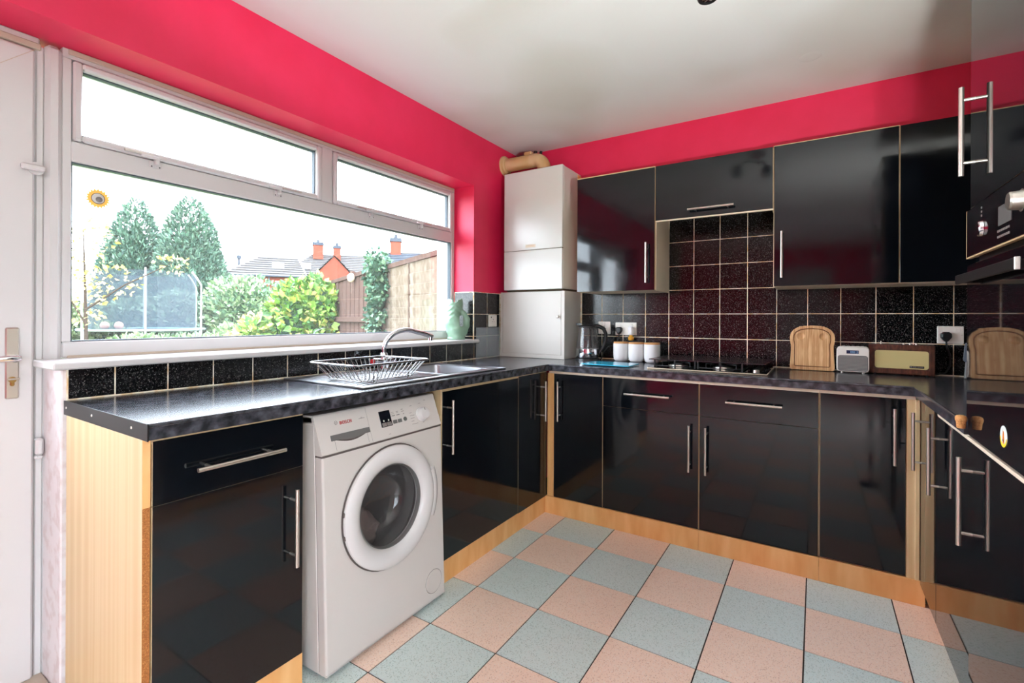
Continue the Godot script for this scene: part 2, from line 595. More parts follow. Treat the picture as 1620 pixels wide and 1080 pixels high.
# ------------------------------------------------------------------ room shell
func build_room() -> void:
	struct("floor", mb().box(Vector3(-2.26, -0.2, ZB - 0.25), Vector3(XR + 0.25, -0.003, ZR + 0.25)), M.floor_joint)
	var fl: Node3D = get_node("floor")
	var cut := {}
	for i in range(-7, 4):
		for j in range(-6, 17):
			var x0 := maxf(-0.031 + 0.3062 * i + 0.0024, XW)
			var x1 := minf(-0.031 + 0.3062 * (i + 1) - 0.0024, XR)
			var z0 := maxf(-1.086 + 0.3052 * j + 0.0024, -2.72)
			var z1 := minf(-1.086 + 0.3052 * (j + 1) - 0.0024, ZR)
			if x1 - x0 < 0.01 or z1 - z0 < 0.01:
				continue
			var key := Vector2i(roundi((x1 - x0) * 1000), roundi((z1 - z0) * 1000))
			if not cut.has(key):
				cut[key] = mb().box(Vector3(-(x1 - x0) / 2, -0.004, -(z1 - z0) / 2), Vector3((x1 - x0) / 2, 0, (z1 - z0) / 2), 0.0006).mesh()
			var t := put("tile", cut[key], M.floor_green if posmod(i + j, 2) == 1 else M.floor_pink, fl)
			t.position = Vector3((x0 + x1) / 2, 0, (z0 + z1) / 2)
	struct("ceiling", mb().box(Vector3(-2.26, CEIL, ZB - 0.25), Vector3(XR + 0.25, CEIL + 0.2, ZR + 0.25)), M.ceiling_paint)
	put("patch", mb().lathe([[0.0, -0.0016], [0.03, -0.0016], [0.042, -0.0008], [0.047, 0.0]], Vector3(-0.026, CEIL, -2.688), Basis(), 28), M.ceiling_paint, get_node("ceiling"), "round filled patch in the ceiling plaster")
	struct("wall_back", mb().box(Vector3(-2.26, -0.003, ZB - 0.25), Vector3(XR + 0.25, CEIL, ZB)), M.red_paint)
	var rw := mb()
	rw.box(Vector3(XR, -0.003, ZB), Vector3(XR + 0.25, CEIL, 0.4))
	rw.box(Vector3(XR, 2.1, 0.4), Vector3(XR + 0.25, CEIL, 2.7))
	rw.box(Vector3(XR, -0.003, 2.7), Vector3(XR + 0.25, CEIL, ZR))
	struct("wall_right", rw, M.cream_paint)
	struct("wall_rear", mb().box(Vector3(-2.26, -0.003, ZR), Vector3(XR + 0.25, CEIL, ZR + 0.25)), M.red_paint)
	# the window wall: a beam over the window and door, piers, and a low wall under the window
	var w := mb()
	w.box(Vector3(-2.26, 2.085, ZB), Vector3(XW, CEIL, ZR))
	w.box(Vector3(-2.26, -0.003, ZB), Vector3(XW, 2.085, -2.589))
	w.box(Vector3(-2.26, -0.003, 0.46), Vector3(XW, 2.085, ZR))
	struct("wall_left", w, M.red_paint)
	var lo := get_node("wall_left")
	put("outer_reveal", mb().box(Vector3(-2.27, 1.04, -2.5885), Vector3(-2.2, 2.085, -2.568), 0.002), M.outdoor_white, lo)
	put("low_wall", mb().box(Vector3(-2.26, -0.003, -2.589), Vector3(XW, 1.018, -0.492), 0.004), M.white_plaster, lo, "white plastered low wall under the window")
	# glazed doors added out of view in the right wall to light the room
	var d := thing("door_2", "", "", Vector3(XR + 0.1, 0, 0.8), "", "structure")
	var x0 := XR + 0.08
	var f := mb()
	f.box(Vector3(x0, -0.003, 0.4), Vector3(x0 + 0.07, 0.04, 2.7), 0.004).box(Vector3(x0, 2.05, 0.4), Vector3(x0 + 0.07, 2.1, 2.7), 0.004)
	f.box(Vector3(x0, 0, 0.4), Vector3(x0 + 0.07, 2.1, 0.44), 0.004).box(Vector3(x0, 0, 2.66), Vector3(x0 + 0.07, 2.1, 2.7), 0.004)
	put("frame", f, M.upvc, d)
	for k in 4:
		var z := 0.44 + 0.555 * k
		var leaf := mb()
		leaf.box(Vector3(x0 + 0.01, 0.04, z), Vector3(x0 + 0.06, 2.05, z + 0.06), 0.004).box(Vector3(x0 + 0.01, 0.04, z + 0.495), Vector3(x0 + 0.06, 2.05, z + 0.555), 0.004)
		leaf.box(Vector3(x0 + 0.01, 0.04, z), Vector3(x0 + 0.06, 0.14, z + 0.555), 0.004).box(Vector3(x0 + 0.01, 1.97, z), Vector3(x0 + 0.06, 2.05, z + 0.555), 0.004)
		var lf := put("leaf", leaf, M.upvc, d)
		put("pane", mb().box(Vector3(x0 + 0.033, 0.14, z + 0.06), Vector3(x0 + 0.037, 1.97, z + 0.495)), M.clear_glass, lf)
	# uplighter added out of view as fill for the ceiling and back wall
	var u := Vector3(0.335, 0, -0.9)
	var ul := thing("fill_uplighter", "added fill uplighter, out of view before the near side of the tall oven housing", "lamp", u)
	put("base", mb().lathe([[0.0, 0.03], [0.06, 0.025], [0.065, 0.01], [0.065, 0.0]], u, Basis(), 32), M.dark_metal, ul)
	put("pole", mb().cyl(u + Vector3(0, 0.02, 0), u + Vector3(0, 1.27, 0), 0.012), M.dark_metal, ul)
	put("bowl", mb().lathe([[0.014, 1.27], [0.04, 1.285], [0.062, 1.34], [0.064, 1.35], [0.06, 1.345], [0.038, 1.295], [0.0, 1.285]], u, Basis(), 32), M.dark_metal, ul)
	put("fill_glow_disc", mb().cyl(u + Vector3(0, 1.315, 0), u + Vector3(0, 1.322, 0), 0.045, 0.045, 24), M.fill_lamp_glow, ul)
	var sp := SpotLight3D.new()
	sp.name = "fill_uplight"
	sp.light_energy = 2.5
	sp.light_color = Color(0.97, 1.0, 1.0)
	sp.spot_angle = 70.0
	sp.spot_attenuation = 2.0
	sp.spot_angle_attenuation = 0.15
	sp.spot_range = 12.0
	sp.light_size = 0.045
	sp.shadow_enabled = true
	sp.position = Vector3(0, 1.34, 0)
	sp.look_at_from_position(sp.position, sp.position + Vector3(-0.05, 0.97, -0.22), Vector3.BACK)
	ul.add_child(sp)
	# plain white door in the rear wall
	d = thing("door_3", "", "", Vector3(-0.2, 0, ZR), "", "structure")
	put("frame", mb().box(Vector3(-0.68, 0, ZR - 0.03), Vector3(-0.6, 2.06, ZR), 0.004).box(Vector3(0.16, 0, ZR - 0.03), Vector3(0.24, 2.06, ZR), 0.004).box(Vector3(-0.68, 2.0, ZR - 0.03), Vector3(0.24, 2.08, ZR), 0.004), M.upvc, d)
	put("leaf", mb().box(Vector3(-0.6, 0.01, ZR - 0.02), Vector3(0.16, 2.0, ZR), 0.003), M.upvc, d)
	put("handle", mb().cyl(Vector3(0.08, 1.0, ZR - 0.02), Vector3(0.08, 1.0, ZR - 0.07), 0.008).cyl(Vector3(0.08, 1.0, ZR - 0.065), Vector3(-0.04, 1.0, ZR - 0.065), 0.008), M.chrome, d)

func tile_mesh(w: float, h: float) -> ArrayMesh:
	var key := Vector2i(roundi(w * 2000), roundi(h * 2000))
	if not tile_meshes.has(key):
		tile_meshes[key] = mb().box(Vector3(-w / 2, -h / 2, 0), Vector3(w / 2, h / 2, 0.006), 0.0012).mesh()
	return tile_meshes[key]

func build_tiles() -> void:
	var g := 0.0019
	var wb := get_node("wall_back")
	put("grout", mb().box(Vector3(-1.93, WT - 0.004, ZB), Vector3(XR, 1.372, ZB + 0.0066)).box(Vector3(-0.802, 1.372, ZB), Vector3(-0.187, 1.83, ZB + 0.0066)), M.grout, wb)
	var x := -1.4105
	var k := 0
	while x < XR - 0.02:
		var x1 := minf(x + TP, XR)
		for r in 6:
			if r >= 3 and (k < 4 or k > 7):
				continue
			var y0 := 0.9115 + TP * r
			var t := put("tile", tile_mesh(x1 - x - 2 * g, TP - 2 * g), M.black_tile, wb)
			t.position = Vector3((x + x1) / 2, y0 + TP / 2, ZB + 0.002)
		x += TP
		k += 1
	var wl := get_node("wall_left")
	put("grout", lb().box(Vector3(XW, WT - 0.004, -2.589), Vector3(XW + 0.0066, 1.019, -0.504)), M.grout, wl)
	put("grout", mb().box(Vector3(XW, WT - 0.004, -2.93), Vector3(XW + 0.0066, 1.364, -2.589)).box(Vector3(-2.12, 1.03, -2.5822), Vector3(XW + 0.0066, 1.364, -2.589)), M.grout, wl)
	var z := -0.506
	var zs := [-0.506, -0.6245]
	while zs[-1] - TP > -2.589:
		zs.append(zs[-1] - TP)
	zs.append(-2.587)
	for i in zs.size() - 1:
		var a: float = zs[i]
		var b: float = zs[i + 1]
		var lift := 0.0066 * ((a + b) / 2 + 2.55)
		var h := 1.018 - (0.9115 + lift)
		var t := put("tile", tile_mesh(a - b - 2 * g, h - g), M.black_tile, wl)
		t.transform = Transform3D(Basis(Vector3.UP, PI / 2), Vector3(XW + 0.002, 1.018 - h / 2, (a + b) / 2))
	for i in 2:
		for r in 3:
			var t := put("tile", tile_mesh(TP - 2 * g, TP * 0.985 - 2 * g), M.black_tile, wl)
			t.transform = Transform3D(Basis(Vector3.UP, PI / 2), Vector3(XW + 0.002, 0.9115 + TP * 0.985 * (r + 0.5), -2.587 - TP * (i + 0.5)))
	for s in [[1.040, 1.061], [1.061, 1.2115], [1.2115, 1.3615]]:   # on the window reveal
		var t := put("tile", tile_mesh(0.155, s[1] - s[0] - 2 * g), M.black_tile, wl)
		t.transform = Transform3D(Basis(), Vector3(XW - 0.0775, (s[0] + s[1]) / 2, -2.587))

# ------------------------------------------------------------------ window and garden door
func frame_rect(z0: float, z1: float, y0: float, y1: float, wid: float, xo: float, xi: float, ch: float) -> MB:
	# four mitred-looking members round an opening, from x = xo (outside) to xi (inside)
	var m := mb()
	m.box(Vector3(xo, y0, z0), Vector3(xi, y1, z0 - wid), ch)
	m.box(Vector3(xo, y0, z1 + wid), Vector3(xi, y1, z1), ch)
	m.box(Vector3(xo, y0, z0 - wid), Vector3(xi, y0 + wid, z1 + wid), ch)
	m.box(Vector3(xo, y1 - wid, z0 - wid), Vector3(xi, y1, z1 + wid), ch)
	return m

func build_window() -> void:
	var w := thing("window_1", "", "", Vector3(-2.16, 1.05, -1.56), "", "structure")
	var xo := -2.2
	var xi := -2.13
	var fr := mb()
	fr.box(Vector3(xo, 1.0965, -0.535), Vector3(xi, 2.0535, -0.559), 0.002)
	fr.box(Vector3(xo, 1.0965, -2.557), Vector3(xi, 2.0535, -2.589), 0.002)
	fr.box(Vector3(xo, 2.054, -0.535), Vector3(xi, 2.085, -2.589), 0.002)
	fr.box(Vector3(xo, 1.042, -0.535), Vector3(xi, 1.096, -2.589), 0.005)
	put("frame", fr, M.upvc, w)
	put("transom", mb().box(Vector3(xo, 1.708, -0.559), Vector3(xi + 0.002, 1.778, -2.557), 0.004), M.upvc, w)
	put("mullion", mb().box(Vector3(xo, 1.776, -1.525), Vector3(xi + 0.002, 2.056, -1.592), 0.004), M.upvc, w)
	put("bead", mb().box(Vector3(xi - 0.004, 2.066, -0.55), Vector3(xi + 0.006, 2.084, -2.58), 0.002).box(Vector3(xi - 0.03, 1.039, -0.55), Vector3(xi + 0.004, 1.05, -2.58), 0.002), M.old_bead, w, "stained bead round the window frame")
	for s in [[-0.561, -1.522], [-1.595, -2.554]]:
		var sash := put("sash", frame_rect(s[0], s[1], 1.779, 2.05, 0.0245, xo + 0.01, xi + 0.012, 0.006), M.upvc, w)
		var a: float = s[0] - 0.0245
		var b: float = s[1] + 0.0245
		put("seal", frame_rect(a, b, 1.8035, 2.0255, 0.004, -2.162, -2.14, 0.0), M.upvc_seal, sash)
		put("pane", mb().box(Vector3(-2.158, 1.8035, a), Vector3(-2.154, 2.0255, b)), M.clear_glass, sash)
	put("seal", frame_rect(-0.559, -2.557, 1.096, 1.708, 0.004, -2.162, -2.136, 0.0), M.upvc_seal, w)
	put("pane", mb().box(Vector3(-2.158, 1.096, -0.559), Vector3(-2.154, 1.708, -2.557)), M.clear_glass, w)
	# fasteners and stays on the two top lights
	for h in [[-0.80, -0.70, -0.79], [-1.29, -1.31, -1.405], [-1.845, -1.74, -1.83], [-2.245, -2.26, -2.335]]:
		var z: float = h[0]
		var fm := mb()
		fm.box(Vector3(xi + 0.001, 1.748, z - 0.019), Vector3(xi + 0.009, 1.774, z + 0.019), 0.002)
		fm.box(Vector3(xi + 0.006, 1.757, z - 0.007), Vector3(xi + 0.03, 1.786, z + 0.007), 0.003)
		fm.box(Vector3(xi + 0.02, 1.774, z - 0.005), Vector3(xi + 0.033, 1.786, z + 0.052), 0.003)
		var fa := put("fastener", fm, M.upvc, w)
		for e in [-0.013, 0.013]:
			put("screw", mb().cyl(Vector3(xi + 0.008, 1.752, z + e), Vector3(xi + 0.0098, 1.752, z + e), 0.0028, 0.0024, 8), M.dark_metal, fa)
		put("stay", mb().box(Vector3(xi + 0.011, 1.784, h[1]), Vector3(xi + 0.022, 1.794, h[2]), 0.002), M.steel, w)
	# sill board with a bullnosed far end
	var sill := mb()
	sill.box(Vector3(-2.14, 1.019, -0.464), Vector3(-1.918, 1.041, -2.585), 0.004)
	sill.tube([Vector3(-1.928, 1.03, -2.53), Vector3(-1.928, 1.03, -2.60)], 0.0125, 12)
	var s := struct("trim_1", sill, M.upvc)
	s.set_meta("label", "white window sill board above the tiles")

func build_back_door() -> void:
	var d := thing("door_1", "", "", Vector3(-2.15, 0, 0), "", "structure")
	var xi := -2.13
	var post := mb().box(Vector3(-2.2, 0, -0.491), Vector3(xi + 0.012, 2.075, -0.534), 0.012)
	put("coupling_post", post, M.upvc, d, "white post between door and window")
	put("frame", mb().box(Vector3(-2.2, 0, -0.491), Vector3(xi, 2.06, -0.470), 0.004).box(Vector3(-2.2, 0, 0.46), Vector3(xi, 2.06, 0.40), 0.004).box(Vector3(-2.2, 2.046, -0.48), Vector3(xi, 2.085, 0.44), 0.004), M.upvc, d)
	put("head_bead", mb().box(Vector3(xi - 0.02, 2.043, -0.482), Vector3(xi + 0.008, 2.064, 0.42), 0.003), M.old_bead, d)
	var lm := frame_rect(0.40, -0.466, 0.02, 2.036, 0.115, -2.19, xi + 0.016, 0.006)
	lm.box(Vector3(-2.185, 0.13, -0.36), Vector3(xi + 0.004, 0.98, 0.29), 0.004)
	var leaf := put("leaf", lm, M.upvc, d)
	put("pane", mb().box(Vector3(-2.16, 0.98, -0.352), Vector3(-2.155, 1.922, 0.286)), M.clear_glass, leaf)
	put("mitre", mb().prism(PackedVector2Array([Vector2(0.466, 2.036), Vector2(0.4635, 2.036), Vector2(0.351, 1.9235), Vector2(0.351, 1.921)]), Vector3(xi + 0.0155, 0, 0), Vector3(0, 0, -1), Vector3(0, 1, 0), 0.001), M.old_bead, leaf)
	var x := xi + 0.016
	var plate := put("handle_plate", mb().box(Vector3(x, 0.925, -0.43), Vector3(x + 0.009, 1.146, -0.400), 0.003), M.steel, d)
	var lev := mb()
	lev.cyl(Vector3(x + 0.008, 1.052, -0.414), Vector3(x + 0.05, 1.052, -0.414), 0.012)
	lev.tube([Vector3(x + 0.048, 1.052, -0.425), Vector3(x + 0.052, 1.053, -0.40), Vector3(x + 0.052, 1.05, -0.36), Vector3(x + 0.048, 1.047, -0.30)], [0.009, 0.011, 0.009, 0.008], 12)
	put("lever", lev, M.chrome, plate)
	put("lock_barrel", mb().cyl(Vector3(x + 0.008, 0.985, -0.414), Vector3(x + 0.02, 0.985, -0.414), 0.009).box(Vector3(x + 0.008, 0.965, -0.419), Vector3(x + 0.019, 0.985, -0.409), 0.003), M.brass, plate)
	put("key", mb().box(Vector3(x + 0.02, 0.984, -0.43), Vector3(x + 0.023, 0.99, -0.40), 0.001), M.steel, plate)
	var la := mb().cyl(Vector3(xi + 0.016, 1.655, -0.468), Vector3(xi + 0.024, 1.655, -0.468), 0.02)
	la.box(Vector3(xi + 0.022, 1.646, -0.486), Vector3(xi + 0.04, 1.664, -0.430), 0.004)
	put("latch", la, M.upvc, d)
	for y in [[0.735, 0.79], [1.59, 1.6]]:
		if y[1] - y[0] > 0.02:
			put("hinge", mb().box(Vector3(xi, y[0], -0.468), Vector3(xi + 0.03, y[1], -0.488), 0.006).box(Vector3(xi + 0.012, y[0] - 0.012, -0.466), Vector3(xi + 0.03, y[0], -0.486), 0.004), M.upvc, d)
	put("threshold", mb().box(Vector3(-2.2, -0.003, -0.49), Vector3(XW, 0.02, 0.46), 0.003), M.old_bead, d)

# ------------------------------------------------------------------ kitchen units
func bx(axis: String, f0: float, f1: float, a0: float, a1: float, y0: float, y1: float, ch := 0.0, m: MB = null, lean := false) -> MB:
	# a box whose depth runs f0..f1 along x (axis "x") or z and whose length runs a0..a1 along the other
	if m == null:
		m = mb()
		m.lean = lean
	if axis == "x":
		m.box(Vector3(f0, y0, a0), Vector3(f1, y1, a1), ch)
	else:
		m.box(Vector3(a0, y0, f0), Vector3(a1, y1, f1), ch)
	return m

func bar_handle(parent: Node3D, at: Vector3, along: Vector3, out: Vector3, off := 0.032, length := 0.238, lean := false) -> void:
	var m := mb()
	m.lean = lean
	var c := at + out * off
	m.cyl(c - along * length / 2, c + along * length / 2, 0.0062, -1.0, 12)
	for s in [-1.0, 1.0]:
		m.cyl(at + along * s * length * 0.355, c + along * s * length * 0.355, 0.0044, -1.0, 8)
	put("handle", m, M.steel, parent, "brushed steel bar handle")

func front(called: String, parent: Node3D, axis: String, face: float, sgn: float, a0: float, a1: float, y0: float, y1: float, facing: Material, lean := false) -> MeshInstance3D:
	# a slab door or drawer front: tan edges, gloss face
	var slab := put(called, bx(axis, face - sgn * 0.018, face - sgn * 0.0025, a0, a1, y0, y1, 0.0008, null, lean), M.tan_edge, parent)
	put("facing", bx(axis, face - sgn * 0.003, face, minf(a0, a1) + 0.0009, maxf(a0, a1) - 0.0009, y0 - 0.0004, y1 + 0.0004, 0.0007, null, lean), facing, slab, "gloss black facing")
	return slab

func carcass(parent: Node3D, axis: String, face: float, back: float, a0: float, a1: float, y0: float, y1: float, lean := false) -> void:
	put("body", bx(axis, face, back, a0, a1, y0, y1, 0.001, null, lean), M.cream_edge, parent)

func build_left_run() -> void:
	# worktop with an opening for the sink bowl
	var m := lb()
	var b := [-1.845, -1.47, -2.08, -1.735]   # bowl opening: x0, x1, z0, z1
	m.box(Vector3(XW + 0.005, 0.868, -0.50), Vector3(-1.36, WT, b[3]), 0.0)
	m.box(Vector3(XW + 0.005, 0.868, b[2]), Vector3(-1.36, WT, -2.552), 0.0)
	m.box(Vector3(XW + 0.005, 0.868, b[3]), Vector3(b[0], WT, b[2]))
	m.box(Vector3(b[1], 0.868, b[3]), Vector3(-1.36, WT, b[2]))
	m.tube([Vector3(-1.3615, WT - 0.0055, -0.50), Vector3(-1.3615, WT - 0.0055, -2.552)], 0.0055, 8, false)
	var wt := single("worktop", m, M.worktop, Vector3(-1.66, 0.868, -1.5), "dark slate laminate worktop under the window, holding the sink", "worktop")
	var es := put("end_strip", lb().box(Vector3(XW + 0.006, 0.866, -0.497), Vector3(-1.357, WT + 0.001, -0.5005), 0.001), M.dark_metal, wt, "dull metal strip over the sawn worktop end")
	var sc := lb()
	for x in [-1.93, -1.72, -1.45]:
		sc = lb()
		sc.cyl(Vector3(x, 0.889, -0.4975), Vector3(x, 0.889, -0.4955), 0.004, 0.003, 10)
		put("screw", sc, M.steel, es)

	# unit 1: end panel, drawer, door
	var c := thing("base_cabinet", "black base cabinet with a maple end panel at the worktop's open end", "cabinet", Vector3(-1.68, 0, -0.72), "base cabinets")
	carcass(c, "x", LX - 0.019, XW + 0.02, -0.516, -0.932, 0.1, 0.866, true)
	var ep := put("end_panel", lb().box(Vector3(XW + 0.03, 0, -0.4975), Vector3(LX - 0.003, 0.867, -0.5155), 0.0008), M.maple, c, "pale maple end panel")
	put("edging", lb().box(Vector3(LX - 0.004, 0.70, -0.498), Vector3(LX - 0.001, 0.866, -0.515), 0.0005), M.plinth_wood, ep)
	var raw := lb()
	raw.box(Vector3(LX - 0.006, 0, -0.4985), Vector3(LX - 0.0025, 0.70, -0.5148), 0.0004)
	for k in 70:
		var y := rng.randf_range(0.01, 0.70)
		var z := rng.randf_range(-0.512, -0.5)
		var s := rng.randf_range(0.002, 0.005)
		raw.box(Vector3(LX - 0.004, y - s, z - s * 0.4), Vector3(LX - 0.0012, y + s, z + s * 0.4), 0.0008)
	put("bare_edge", raw, M.chipboard, ep, "torn edge of bare chipboard")
	put("rail", lb().box(Vector3(LX - 0.016, 0.852, -0.5155), Vector3(LX - 0.004, 0.8675, -0.932), 0.001), M.tan_edge, c)
	bar_handle(front("drawer", c, "x", LX, 1.0, -0.5185, -0.9305, 0.6995, 0.858, M.gloss_black, true), Vector3(LX, 0.772, -0.728), Vector3(0, 0, 1), Vector3.RIGHT, 0.035, 0.243, true)
	bar_handle(front("door", c, "x", LX, 1.0, -0.5185, -0.9305, 0.106, 0.6975, M.gloss_black, true), Vector3(LX, 0.523, -0.888), Vector3(0, 1, 0), Vector3.RIGHT, 0.035, 0.237, true)
	put("plinth", lb().box(Vector3(LX - 0.024, 0, -0.516), Vector3(LX - 0.007, 0.102, -0.936), 0.001), M.plinth_wood, c)

	# sink unit: two doors
	c = thing("base_cabinet", "black sink cabinet with two tall doors right of the washing machine", "cabinet", Vector3(-1.68, 0, -2.1), "base cabinets")
	put("body", lb().box(Vector3(LX - 0.019, 0.1, -1.603), Vector3(XW + 0.02, 0.72, -2.57), 0.001).box(Vector3(LX - 0.019, 0.7, -1.603), Vector3(XW + 0.02, 0.866, -1.62)).box(Vector3(LX - 0.019, 0.7, -1.603), Vector3(LX - 0.035, 0.866, -2.57)), M.cream_edge, c)
	put("side_panel", lb().box(Vector3(LX - 0.002, 0, -1.5985), Vector3(XW + 0.02, 0.866, -1.6045), 0.001), M.tan_edge, c)
	put("rail", lb().box(Vector3(LX - 0.016, 0.85, -1.604), Vector3(LX - 0.002, 0.8675, -2.57), 0.001), M.tan_edge, c)
	bar_handle(front("door", c, "x", LX, 1.0, -1.6065, -2.2435, 0.106, 0.851, M.gloss_black, true), Vector3(LX, 0.695, -1.639), Vector3(0, 1, 0), Vector3.RIGHT, 0.035, 0.237, true)
	bar_handle(front("door", c, "x", LX, 1.0, -2.2465, -2.5745, 0.103, 0.858, M.gloss_black, true), Vector3(LX, 0.691, -2.497), Vector3(0, 1, 0), Vector3.RIGHT, 0.035, 0.237, true)
	put("plinth", lb().box(Vector3(LX - 0.024, 0, -1.6), Vector3(LX - 0.007, 0.103, -2.575), 0.001), M.plinth_wood, c)

func build_back_run() -> void:
	var m := mb()
	m.box(Vector3(XW + 0.005, 0.868, ZB + 0.005), Vector3(XR - 0.003, WT, -2.551), 0.0)
	m.tube([Vector3(-1.36, WT - 0.0055, -2.5515), Vector3(0.345, WT - 0.0055, -2.5515)], 0.0055, 8, false)
	single("worktop", m, M.worktop, Vector3(-0.5, 0.868, -2.85), "dark slate laminate worktop below the tiled back wall, holding the hob", "worktop")
	var y1 := 0.851
	var c := thing("base_cabinet", "narrow black base cabinet next to the left corner post, handle at its left", "cabinet", Vector3(-1.18, 0, -2.85), "base cabinets")
	carcass(c, "z", BZ - 0.019, ZB + 0.02, -1.38, -1.025, 0.1, 0.866)
	put("corner_post", mb().box(Vector3(-1.384, 0.1, -2.582), Vector3(-1.3385, 0.852, -2.6), 0.0012).box(Vector3(-1.36, 0.1, -2.5785), Vector3(-1.3395, 0.852, -2.59), 0.0012), M.plinth_wood, c, "orange wood corner post")
	bar_handle(front("door", c, "z", BZ, 1.0, -1.3365, -1.0255, 0.106, y1, M.gloss_black), Vector3(-1.295, 0.689, BZ), Vector3(0, 1, 0), Vector3.BACK, 0.035, 0.237)
	put("rail", mb().box(Vector3(-1.365, 0.852, BZ + 0.006), Vector3(-1.026, 0.868, BZ - 0.015), 0.001), M.cream_edge, c)
	put("plinth", mb().box(Vector3(-1.392, 0, -2.5685), Vector3(-1.024, 0.104, -2.585), 0.0015), M.plinth_wood, c)

	c = thing("base_cabinet", "black drawer and door cabinet left of the hob, door handle on the right", "cabinet", Vector3(-0.76, 0, -2.85), "base cabinets")
	carcass(c, "z", BZ - 0.019, ZB + 0.02, -1.024, -0.502, 0.1, 0.866)
	bar_handle(front("drawer", c, "z", BZ, 1.0, -1.0225, -0.5045, 0.6888, y1, M.gloss_black), Vector3(-0.766, 0.771, BZ), Vector3(1, 0, 0), Vector3.BACK, 0.035, 0.243)
	bar_handle(front("door", c, "z", BZ, 1.0, -1.0225, -0.5045, 0.108, 0.6865, M.gloss_black), Vector3(-0.546, 0.519, BZ), Vector3(0, 1, 0), Vector3.BACK, 0.035, 0.237)
	put("rail", mb().box(Vector3(-1.0255, 0.852, BZ + 0.006), Vector3(-0.502, 0.868, BZ - 0.015), 0.001), M.cream_edge, c)
	put("plinth", mb().box(Vector3(-1.0235, 0, -2.5685), Vector3(-0.5015, 0.104, -2.585), 0.0015), M.plinth_wood, c)

	c = thing("base_cabinet", "black drawer and door cabinet right below the hob, door handle on the left", "cabinet", Vector3(-0.24, 0, -2.85), "base cabinets")
	carcass(c, "z", BZ - 0.019, ZB + 0.02, -0.501, 0.0155, 0.1, 0.866)
	bar_handle(front("drawer", c, "z", BZ, 1.0, -0.4995, 0.0125, 0.6888, y1, M.gloss_black), Vector3(-0.252, 0.774, BZ), Vector3(1, 0, 0), Vector3.BACK, 0.035, 0.243)
	bar_handle(front("door", c, "z", BZ, 1.0, -0.4995, 0.0125, 0.108, 0.6865, M.gloss_black), Vector3(-0.465, 0.517, BZ), Vector3(0, 1, 0), Vector3.BACK, 0.035, 0.237)
	put("rail", mb().box(Vector3(-0.5015, 0.852, BZ + 0.006), Vector3(0.015, 0.868, BZ - 0.015), 0.001), M.cream_edge, c)
	put("plinth", mb().box(Vector3(-0.501, 0, -2.5685), Vector3(0.0155, 0.104, -2.585), 0.0015), M.plinth_wood, c)

	c = thing("base_cabinet", "narrow black base cabinet beside the right corner post, below the radios", "cabinet", Vector3(0.18, 0, -2.85), "base cabinets")
	carcass(c, "z", BZ - 0.019, ZB + 0.02, 0.0165, 0.366, 0.1, 0.866)
	bar_handle(front("door", c, "z", BZ, 1.0, 0.0185, 0.3215, 0.112, y1, M.gloss_black), Vector3(0.281, 0.692, BZ), Vector3(0, 1, 0), Vector3.BACK, 0.035, 0.237)
	put("corner_post", mb().box(Vector3(0.3235, 0.1, -2.578), Vector3(0.3685, 0.852, -2.6), 0.0012).box(Vector3(0.352, 0.1, -2.574), Vector3(0.367, 0.852, -2.59), 0.0012), M.maple, c, "pale wood corner post")
	put("rail", mb().box(Vector3(0.0155, 0.852, BZ + 0.006), Vector3(0.352, 0.868, BZ - 0.015), 0.001), M.cream_edge, c)
	put("plinth", mb().box(Vector3(0.016, 0, -2.5685), Vector3(0.385, 0.104, -2.585), 0.0015), M.plinth_wood, c)

